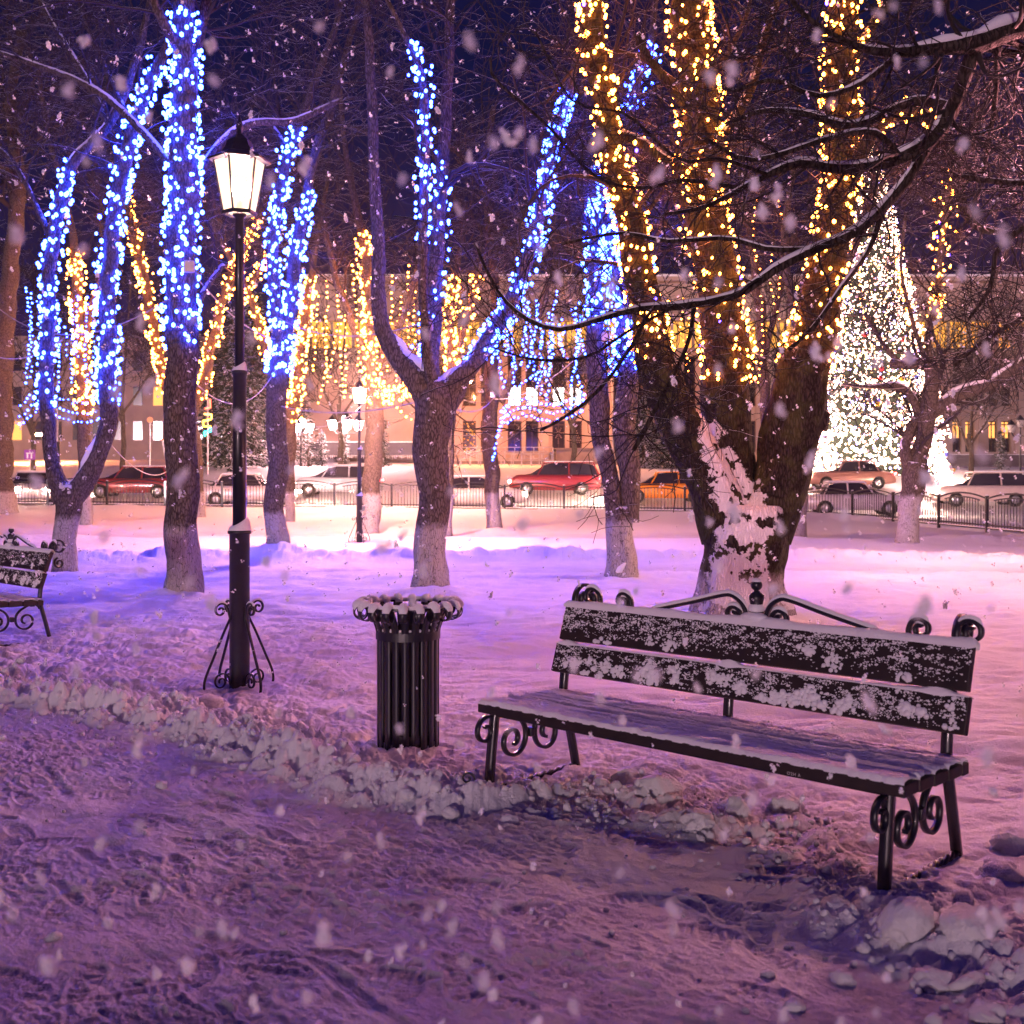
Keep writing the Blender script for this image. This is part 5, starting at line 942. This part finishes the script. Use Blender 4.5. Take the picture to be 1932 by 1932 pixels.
near = np.argsort(-S)[:100]; mask = np.ones(len(P), bool); mask[near] = False; PB = emis('bulb_pink', (1, .30, .25), 16); m = MB()
for k in range(4): s = mask & (kind == k); scatter(m, OCT, P[s], S[s], mi=k)
tag(m.build('bulbs', [PALE, emis('bulb_warm', (1, .52, .22), 18), emis('bulb_lilac', (.5, .38, 1), 20), PB], root5), kind='stuff')
fb = MB().add(*OCT).build('bulb', PALE, root5); fb.location = P[near[0]]; fb.scale = (S[near[0]],)*3
for i in near[1:]: o = fb.copy(); C.objects.link(o); o.parent = root5; o.location = P[i]; o.scale = (S[i],)*3
balls = [plain('bauble_blue', (.03, .05, .6), .2, .3), plain('bauble_red', (.6, .02, .03), .2, .3), plain('bauble_gold', (.7, .4, .03), .2, .5)]; bb = [None]*3
for i in range(30):
    h1 = rng.uniform(.01, .75)**1.5; a1 = rng.uniform(-PI, 0); r1 = cone_r(h1)*1.07; p = (r1*math.cos(a1), r1*math.sin(a1), .2+h1*Hx); k = i % 3
    if bb[k] is None: m = MB(); scatter(m, ICO[2], [(0, 0, 0)], np.array([.14])); bb[k] = o = m.build('bauble', balls[k], root5)
    else: o = bb[k].copy(); C.objects.link(o); o.parent = root5
    o.location = p
# ---------------------------------------------------------------- conifers
def fir(px, D, h, r, label, cat='fir', dens=1., name='fir_tree'):
    x = (px-CX)*D/F; z0 = zt(x, D); root = thing(name, (x, D, z0), 0, label, cat, 'conifers across the street'); m = MB(); tubes(m, np.array([(0, 0, -.2), (0, 0, h*.98)]), np.array([[h*.018+.05, .02]]), 8); m.build('trunk', M['bark'], root)
    nb = int(150*dens); hs = np.linspace(.06, .97, nb)+rng.normal(0, .01, nb); a = rng.uniform(0, 2*PI, nb); L = r*(1-hs)**.8*rng.uniform(.75, 1.15, nb)+.08; K = 7; t = np.linspace(0, 1, K)
    P = np.zeros((nb, K, 3)); P[..., 0] = L[:, None]*t*np.cos(a)[:, None]; P[..., 1] = L[:, None]*t*np.sin(a)[:, None]; P[..., 2] = (hs*h)[:, None]-L[:, None]*(.38*t-.12*t**3+.12*np.sin(t*3))
    m = MB(); tubes(m, P, np.tile(np.linspace(.03, .008, K), (nb, 1)), 3, ref=np.array([0, 0, 1.]))
    q = 34; n = nb*q; bi = np.repeat(np.arange(nb), q); tt = rng.uniform(.12, 1, n); kk = np.minimum((tt*(K-1)).astype(int), K-2); f = (tt*(K-1)-kk)[:, None]; c = P[bi, kk]*(1-f)+P[bi, kk+1]*f; d = nrm(P[bi, kk+1]-P[bi, kk])
    sd = np.cross(d, [0, 0, 1.])*rng.choice([-1, 1], n)[:, None]; dr = nrm(d*.6+sd*rng.uniform(.3, 1.1, (n, 1))+rng.normal(0, .25, (n, 3))+np.array([0, 0, -.25])); ll = (.10+.16*rng.random(n))*(r/1.6)**.5; w = nrm(np.cross(dr, rng.normal(size=(n, 3))))*(ll*.16)[:, None]
    V = np.stack([c-w, c+w, c+dr*ll[:, None]+w*.4, c+dr*ll[:, None]-w*.4], 1).reshape(-1, 3); m.add(V, np.arange(n*4).reshape(n, 4)); m.build('needles', M['needles'], root, smooth=False); return root
fir(440, 64, 9.5, 2.8, 'largest dark fir between the straight trunk and the slim blue tree', dens=1.6); fir(405, 66, 7.5, 2.4, 'dark fir directly left of the near lamp pole', dens=1.3); fir(480, 68, 11, 3.0, 'tall dark fir just right of the near lamp pole', dens=1.6); fir(545, 70, 8, 2.4, 'dark fir behind the slim blue tree', dens=1.2)
fir(1215, 67, 4.6, 1.9, 'small spruce behind the twin trunk tree', dens=1.2); fir(1275, 66, 4.2, 1.6, 'small spruce left of the gnarled tree', dens=1.); fir(1120+110, 68, 3.0, 1.3, 'low spruce between two small spruces by the facade', dens=.8); fir(1355, 70, 6.5, 2.0, 'spruce behind the middle of the gnarled tree', dens=1.)
for px, h, lab in ((492, 2.9, 'slender columnar shrub right of the near lamp pole'), (582, 3.0, 'slender columnar shrub left of the twin globe lamp'), (608, 2.2, 'round topped columnar shrub beside the canopy end'), (650, 3.2, 'columnar shrub under the globe lamp'), (724, 3.0, 'columnar shrub behind the distant lamp trunk'), (1888, 2.4, 'columnar shrub beside the multi arm lamp at right')):
    fir(px, 66, h, .42, lab, 'shrub', .7, 'columnar_shrub')
for i, (px, D, hgt, lab) in enumerate([(60, 58, 10, 'bare street tree behind the headlights at far left'), (230, 60, 12, 'bare street tree between the forked tree and the straight trunk'), (330, 70, 14, 'tall bare tree behind the straight blue trunk'), (640, 58, 12, 'bare street tree left of the distant blazing lamp'), (840, 68, 11, 'bare street tree behind the litter bin tree'), (1080, 60, 11, 'bare street tree before the facade centre'), (1470, 56, 12, 'bare street tree behind the gnarled tree'), (1830, 56, 9, 'bare street tree before the right facade windows'), (1960, 64, 12, 'bare street tree at the right edge'), (-60, 66, 14, 'bare street tree beyond the left edge')]):
    s = F/D; y0 = HY-(zt((px-CX)*D/F, D)-CAMH)*s; H_ = hgt*s; r = .16*s
    tree('street_tree', lab, D, [(px, y0+3, r), (px+3, y0-H_*.2, r*.8), (px-2, y0-H_*.35, r*.6)], [[(px, y0-H_*.25, r*.5), (px-H_*.10, y0-H_*.5, r*.35), (px-H_*.2, y0-H_*.85, r*.15)], [(px, y0-H_*.32, r*.5), (px+H_*.02, y0-H_*.6, r*.35), (px+H_*.05, y0-H_, r*.15)], [(px, y0-H_*.28, r*.45), (px+H_*.14, y0-H_*.5, r*.3), (px+H_*.24, y0-H_*.8, r*.12)]], 'bark_wash_far' if 0 else 'bark', (30, 230, 900), (3.6, 1.9, 1.0), group='street trees', minr=.014, tmin=.1, sides=8, tws=3)
# ---------------------------------------------------------------- street furniture
def globe_lamp(px, D, py, n, glow, label, r=.2, arm=.42):
    x = (px-CX)*D/F; z0 = zt(x, D); zc = CAMH+(HY-py)*D/F; root = thing('globe_lamp', (x, D, z0), 0, label, 'street lamp', 'lamps across the street'); h = zc-z0
    m = MB(); lathe(m, (0, 0, 0), [(.10, -.1), (.09, .6), (.05, .7), (.04, h-.1), (.06, h-.05), (.0, h)], 12); m.build('pole', M['iron'], root); m = MB()
    for k in range(n):
        a = k*2*PI/n+.3; c, s = math.cos(a), math.sin(a); tubes(m, resample([(0, 0, h-.45), (arm*.7*c, arm*.7*s, h-.5), (arm*c, arm*s, h-.28)], 8), np.full(8, .025), 6, ref=np.array([-s, c, 0.]))
        g = MB(); lathe(g, (arm*c, arm*s, h-.28), [(0, 0), (r*.55, .01), (r, .35*r/.2), (0, .36*r/.2)], 6); g.build('lantern_glass', glow, root); lathe(m, (arm*c, arm*s, h-.28), [(r*1.15, .35*r/.2), (r*.6, .5*r/.2), (0, .62*r/.2)], 6)
    g = MB(); lathe(g, (0, 0, h), [(0, 0), (r*.55, .01), (r, .35*r/.2), (0, .36*r/.2)], 6); g.build('lantern_glass', glow, root); lathe(m, (0, 0, h), [(r*1.15, .35*r/.2), (r*.6, .5*r/.2), (0, .62*r/.2)], 6); m.build('arms', M['iron'], root)
globe_lamp(568, 66, 806, 3, COOL, 'bluish three armed lantern just right of the slim blue tree', .26, .5); globe_lamp(652, 66, 802, 4, COOL, 'bluish four armed lantern left of the distant blazing lamp', .30, .75)
globe_lamp(1925, 60, 806, 4, M['plasticbox'], 'unlit multi arm lantern post at the right edge', .22, .6)
def street_light(px, D, py, glow, label, r=.28, lean=1):
    x = (px-CX)*D/F; z0 = zt(x, D); zc = CAMH+(HY-py)*D/F; root = thing('road_light', (x, D, z0), 0, label, 'street light', 'orange road lights'); h = zc-z0; m = MB()
    tubes(m, resample([(lean*1.2, 0, -.1), (lean*1.2, 0, h*.7), (lean*1.0, 0, h+.1), (lean*.2, 0, h+.2)], 24), np.full(24, .05), 8); m.build('pole', M['steel'], root); m = MB(); box(m, (0, 0, h+.1), (.6, .3, .14), bev=.04); m.build('lamp_head', M['plasticbox'], root); m = MB(); scatter(m, ICO[2], [(0, -.05, h)], np.array([[r, .14, .10]])); m.build('lamp_glass', glow, root)
street_light(75, 72, 820, SODIUM, 'orange road light glaring left of the forked tree', .32); street_light(126, 88, 882, SODIUM, 'low orange road light inside the left fork', .22); street_light(265, 90, 884, emis('yellow_lamp', (1, .62, .08), 90), 'small yellow light between forked tree and straight trunk', .2, -1)
street_light(885, 70, 720, SODIUM, 'orange light in front of the facade right of the litter bin tree', .14, -1); street_light(1120, 70, 690, SODIUM, 'orange light before the facade behind the blue strings', .12); 
# neon figure, road sign, poles
root6 = thing('neon_figure', (0, 0, 0), 0, 'zigzag neon figure in red, yellow and teal beside the straight trunk', 'neon sign'); Dn = 58.
Z = [((397, 752), (398, 768), (388, 770)), ((386, 780), (400, 781), (400, 790)), ((383, 794), (399, 790)), ((384, 795), (385, 803), (399, 804)), ((399, 806), (398, 813), (386, 814)), ((386, 814), (388, 822))]
for k, s in enumerate(Z):
    m = MB(); P = np.array([W3(a-1, b+1, Dn) for a, b in s]); tubes(m, resample(P, 12) if 0 else P, np.full(len(P), .05), 6, cap=False); m.build('neon_tube', [emis('neon_red', (1, .10, .05), 8), emis('neon_orange', (1, .35, .08), 9), emis('neon_yellow', (1, .6, .05), 9), emis('neon_amber', (1, .5, .05), 9), emis('neon_teal', (.05, .8, .9), 9), emis('neon_green', (.05, .9, .5), 9)][k], root6)
m = MB(); tubes(m, np.array([W3(392, 895, Dn+.1), W3(392, 750, Dn+.1)]), np.full(2, .05), 6); m.build('pole', M['steel'], root6)
root7 = thing('road_sign', (0, 0, 0), 0, 'small square violet road sign left of the forked tree', 'road sign'); m = MB(); c = W3(56, 858, 56); box(m, c, (.55, .04, .5)); m.build('sign_face', plain('sign_violet', (.25, .03, .35), .5), root7, smooth=False)
m = MB(); box(m, c+np.array([0, -.03, .08]), (.34, .012, .06)); box(m, c+np.array([-.1, -.03, -.06]), (.07, .012, .24)); box(m, c+np.array([.1, -.03, -.06]), (.07, .012, .24)); m.build('sign_symbol', M['snowcap'], root7, smooth=False)
m = MB(); tubes(m, np.array([[c[0], c[1]+.04, 0], [c[0], c[1]+.04, c[2]+.3]]), np.full(2, .03), 6); m.build('pole', M['steel'], root7)
for px, D, py, r, lab, lean in ((283, 60, 792, .16, 'thin pole topped with a round lamp left of the straight trunk', 0), (306, 58, 830, .07, 'leaning pale pole touching the straight trunk', .5)):
    x = (px-CX)*D/F; rt = thing('lamp_pole', (x, D, zt(x, D)), 0, lab, 'pole'); zc = CAMH+(HY-py)*D/F-zt(x, D); m = MB(); tubes(m, np.array([[lean, 0, -.2], [0, 0, zc]]), np.full(2, .06), 8); m.build('pole', M['steel'], rt)
    m = MB(); scatter(m, ICO[3], [(0, 0, zc)], np.array([r])); m.build('lamp_globe', emis('dim_globe', (1, .3, .15), 1.2), rt)
x = W3(108, 800, 60)[0]; rt = thing('traffic_light', (x, 60, zt(x, 60)), 0, 'green traffic light on a mast in the left fork', 'traffic light'); m = MB(); zc = W3(108, 858, 60)[2]-zt(x, 60); tubes(m, np.array([[0, 0, -.2], [0, 0, zc+3]]), np.full(2, .07), 8); m.build('mast', M['steel'], rt)
m = MB(); box(m, (0, -.12, zc+.25), (.3, .2, .9), bev=.03); m.build('signal_box', M['darkpanel'], rt); m = MB(); scatter(m, ICO[2], [(0, -.22, zc)], np.array([[.12, .05, .12]])); m.build('green_lens', emis('signal_green', (.05, 1, .4), 12), rt)
# cables
def cable(a, b, sag, label, r=.010):
    A_, B_ = W3(*a), W3(*b); t = np.linspace(0, 1, 40)[:, None]; P = A_+(B_-A_)*t; P[:, 2] -= sag*4*(t*(1-t))[:, 0]; c0 = P.mean(0); m = MB(); tubes(m, P-c0, np.full(40, r), 5); o = m.build('cable', M['cable'], None); o.location = c0; tag(o, label, 'cable', 'supply cables between the trees')
cable((-40, 660, 20), (118, 640, 20), .25, 'pale cable from the left edge to the forked tree'); cable((-40, 545, 24), (345, 545, 15.2), .8, 'long sagging cable from the left edge to the straight trunk'); cable((352, 500, 15), (520, 640, 22), .2, 'cable running down from the straight trunk to the slim blue tree'); cable((366, 720, 15), (524, 690, 22), .5, 'cable crossing behind the near lamp pole')
cable((525, 765, 22), (780, 760, 17), .15, 'bright cable from slim blue tree towards the litter bin tree'); cable((525, 780, 22), (700, 745, 28), .5, 'lower drooping cable left of the distant lamp'); cable((840, 765, 15.5), (930, 752, 30), .2, 'cable from litter bin tree to the slim straight trunk'); cable((930, 752, 30), (1125, 640, 17.3), .3, 'cable rising to the twin trunk tree')
cable((820, 600, 15.4), (525, 600, 22), .3, 'thin cable between litter bin tree and slim blue tree'); cable((1195, 520, 17), (1720, 730, 27), .6, 'cable passing behind the gnarled tree to the right'); cable((1760, 760, 27), (2000, 775, 40), .2, 'cable from the pruned tree to the right edge'); cable((210, 840, 20), (345, 850, 40), .7, 'slack warm cable between forked tree and straight trunk'); cable((1600, 495, 60), (2100, 515, 60), .2, 'upper wire over the roof at right'); cable((1600, 560, 56), (2100, 600, 50), .3, 'lower wire in front of the facade at right')
for px, py, D, lab in ((808, 613, 15.0, 'small grey electric box on the middle stem of the litter bin tree'), (357, 503, 14.3, 'white electric box on the straight blue trunk'), (1143, 637, 16.9, 'grey electric box on the twin trunk tree'), (930, 745, 29.6, 'small white box on the slim straight trunk')):
    c = W3(px, py, D); rt = thing('junction_box', c, 0, lab, 'electric box', 'electric boxes on the trunks'); m = MB(); box(m, (0, 0, 0), (.13, .07, .15), bev=.012); b_ = m.build('case', M['plasticbox'], rt); m = MB(); tubes(m, resample([(-.04, 0, .07), (-.03, 0, .13), (.03, 0, .13), (.04, 0, .07)], 10), np.full(10, .006), 6); m.build('hook', M['iron'], rt)
# ---------------------------------------------------------------- falling snow
FLK, nt_, out_ = newmat('snowflake'); t_ = nd(nt_, 'ShaderNodeBsdfTranslucent'); d_ = nd(nt_, 'ShaderNodeBsdfDiffuse'); t_.inputs[0].default_value = (.98, .98, 1, 1); d_.inputs[0].default_value = (.98, .98, 1, 1); mx = nd(nt_, 'ShaderNodeMixShader'); mx.inputs[0].default_value = .38; lk(nt_, d_.outputs[0], mx.inputs[1]); lk(nt_, t_.outputs[0], mx.inputs[2]); lk(nt_, mx.outputs[0], out_.inputs[0])
def flake_mesh(seed, n):
    r = np.random.default_rng(seed); V = []; el = r.uniform(1.1, 1.9)
    c = nrm(r.normal(size=(n, 3)))*(r.random(n)**.55)[:, None]*np.array([.62, .62, .62*el]); s = .30*(1.15-np.linalg.norm(c, axis=1)*.6); u = nrm(r.normal(size=(n, 3))); v = nrm(np.cross(u, r.normal(size=(n, 3))))
    a = np.arange(5)*2*PI/5; ring = c[:, None]+s[:, None, None]*(np.cos(a)[None, :, None]*u[:, None]+np.sin(a)[None, :, None]*v[:, None]); return ring.reshape(-1, 3), np.arange(n*5).reshape(n, 5)
FM = [flake_mesh(k, 34) for k in range(6)]; proto = []
slant = Matrix.Rotation(.42, 4, 'Y')
sizes = []
def flake_pos(px, py, D): return W3(px, py, D)
cnt = 0; rr_ = np.random.default_rng(77); pts = []
while len(pts) < 300:
    px, py = rr_.uniform(-10, 1942, 2); Dg = CAMH*F/max(py-HY, 1); soft = rr_.random() < .5; Dk = rr_.uniform(.75, 1.6) if soft else min(rr_.uniform(3.2, 8.4), Dg*rr_.uniform(.5, .93)); spx = rr_.gamma(3, 2.4)+(8 if soft else 3.5)
    if spx > (24 if soft else 11): continue
    w = W3(px, py, Dk)
    if w[2] < .12 or math.hypot(w[0]+2.0, w[1]-8.16) < .5: continue
    pts.append((px, py, Dk, spx))
for px, py, Dk, r in [(1740, 1145, 1.3, 30), (1385, 970, 1.4, 27), (130, 168, 1.35, 22), (88, 1820, 1.15, 28), (610, 1765, 1.2, 26), (1600, 1110, 1.5, 20), (1640, 1325, 1.5, 24), (420, 1755, 1.25, 20), (30, 440, 1.4, 26), (1020, 470, 1.6, 18), (340, 905, 1.5, 22), (450, 790, 1.6, 24), (400, 1140, 1.5, 22), (1420, 1510, 1.3, 20), (1380, 130, 1.4, 20), (915, 1850, 1.2, 22), (1895, 450, 1.3, 24), (1080, 1900, 1.25, 20), (1240, 330, 1.5, 20), (1490, 420, 1.6, 20)]: pts[cnt] = (px, py, Dk*.72, r*.9); cnt += 1
for i, (px, py, Dk, r) in enumerate(pts):
    k = i % 6
    if len(proto) <= k: o = MB().add(*FM[k]).add(ICO[1][0]*[.34, .3, .5], ICO[1][1]).build('snowflake', FLK, None, smooth=False); scat = 0; proto.append(o)
    else: o = proto[k].copy(); C.objects.link(o)
    s = r*Dk/F; o.location = W3(px, py, Dk); o.scale = (s*.85, s*.85, s*1.15); o.rotation_euler = (rr_.uniform(-.3, .3), rr_.normal(.42, .25), rr_.uniform(0, 6)) ; tag(o, 'small clump of white snow crystals falling through the night air', 'snowflake', 'falling snowflakes')
n = 3600; px = rr_.uniform(-60, 1990, n); py = rr_.uniform(-40, 1920, n); Dk = np.minimum(rr_.uniform(4, 13, n), .93*CAMH*F/np.maximum(py-HY, 1)); P = np.array([W3(a, b, c) for a, b, c in zip(px, py, Dk)]); ok = P[:, 2] > .2; P, Dk = P[ok], Dk[ok]; S = np.clip(rr_.gamma(3, 1.5, len(P))+2.2, 3, 9)*np.minimum(Dk, 9)/F
fm = MB(); small = [flake_mesh(50+k, 7) for k in range(4)]
for k in range(4): scatter(fm, small[k], P[k::4], S[k::4])
tag(fm.build('falling_snow', FLK, None, smooth=False), 'countless tiny snowflakes drifting through the park air', kind='stuff')
# ---------------------------------------------------------------- snowy air
hz, nt_, out_ = newmat('snowy_air'); pv = nd(nt_, 'ShaderNodeVolumePrincipled', i_Density=HAZE, i_Anisotropy=.85); pv.inputs['Color'].default_value = (.95, .92, .95, 1); lk(nt_, pv.outputs[0], out_.inputs['Volume'])
if HAZE > 0: m = MB(); xbox(m, -75, 75, -12, 112, -1.6, 26); tag(m.build('haze', hz, None, smooth=False), 'thin snowy haze filling the night air', kind='stuff')
# ---------------------------------------------------------------- camera, sky, light
cam = bpy.data.cameras.new('camera'); co = bpy.data.objects.new('camera', cam); C.objects.link(co); co.location = (0, 0, CAMH); co.rotation_euler = (PI/2, 0, 0); cam.sensor_width = 36; cam.lens = 36*F/1932; cam.shift_y = -(966-HY)/1932; cam.clip_start = .05; cam.clip_end = 2000
cam.dof.use_dof = True; cam.dof.focus_distance = 8.0; cam.dof.aperture_fstop = 4.5
sc = bpy.context.scene; sc.camera = co
w = bpy.data.worlds.new('World'); sc.world = w; w.use_nodes = True; nt = w.node_tree; nt.nodes.clear(); wo = nt.nodes.new('ShaderNodeOutputWorld'); bg = nt.nodes.new('ShaderNodeBackground')
tc = nt.nodes.new('ShaderNodeTexCoord'); sx = nt.nodes.new('ShaderNodeSeparateXYZ'); lk(nt, tc.outputs['Generated'], sx.inputs[0])
SKY = [(0, (.30, .10, .22)), (.5, (.16, .055, .14)), (.53, (.060, .020, .065)), (.58, (.014, .009, .045)), (.68, (.003, .005, .035)), (.82, (.010, .006, .07)), (1, (.018, .010, .17))]
nz = nd(nt, 'ShaderNodeTexNoise', i_Scale=2.5, i_Detail=3.0); lk(nt, tc.outputs['Generated'], nz.inputs['Vector'])
col = ramp(nt, math_n(nt, 'ADD', math_n(nt, 'ADD', math_n(nt, 'MULTIPLY', sx.outputs[2], .5), .5), math_n(nt, 'MULTIPLY', math_n(nt, 'SUBTRACT', nz.outputs[0], .5), .03)), SKY)
# fill glow added low in the sky behind the viewer, front-lights flakes and trunks
by_ = math_n(nt, 'POWER', math_n(nt, 'MAXIMUM', math_n(nt, 'MULTIPLY', sx.outputs[1], -1.0), 0.0), 1.5); bz_ = math_n(nt, 'SUBTRACT', 1.0, math_n(nt, 'MULTIPLY', math_n(nt, 'ABSOLUTE', sx.outputs[2]), 3.2), clamp=True)
gl = nd(nt, 'ShaderNodeVectorMath', operation='SCALE'); gl.inputs[0].default_value = (.25, .10, .20); lk(nt, math_n(nt, 'MULTIPLY', by_, bz_), gl.inputs['Scale']); ad = nd(nt, 'ShaderNodeVectorMath', operation='ADD'); lk(nt, col, ad.inputs[0]); lk(nt, gl.outputs[0], ad.inputs[1]); col = ad.outputs[0]
lk(nt, col, bg.inputs[0]); bg.inputs[1].default_value = 1.0; lk(nt, bg.outputs[0], wo.inputs[0])
sl = bpy.data.lights.new('flake_fill_sun', 'SUN'); sl.energy = 1.35; sl.color = (1, .66, .74); sl.angle = math.radians(4); so = bpy.data.objects.new('flake_fill_sun', sl); C.objects.link(so)  # no real moon: near-level sun lamp added behind the viewer to brighten falling flakes
d = Vector((.30, 1, -.022)).normalized(); so.rotation_euler = d.to_track_quat('-Z', 'Y').to_euler()
v = sc.view_settings; v.view_transform = 'Standard'; v.look = 'None'; v.exposure = .08; v.gamma = 1
cy = sc.cycles; cy.use_denoising = True
try: cy.denoiser = 'OPENIMAGEDENOISE'
except Exception: pass
cy.max_bounces = 6; cy.diffuse_bounces = 4; cy.glossy_bounces = 2; cy.transmission_bounces = 5; cy.volume_bounces = 0; cy.transparent_max_bounces = 8; cy.use_adaptive_sampling = True; cy.adaptive_threshold = .025; cy.sample_clamp_indirect = 3; cy.sample_clamp_direct = 0; cy.caustics_reflective = False; cy.caustics_refractive = False; cy.use_light_tree = True
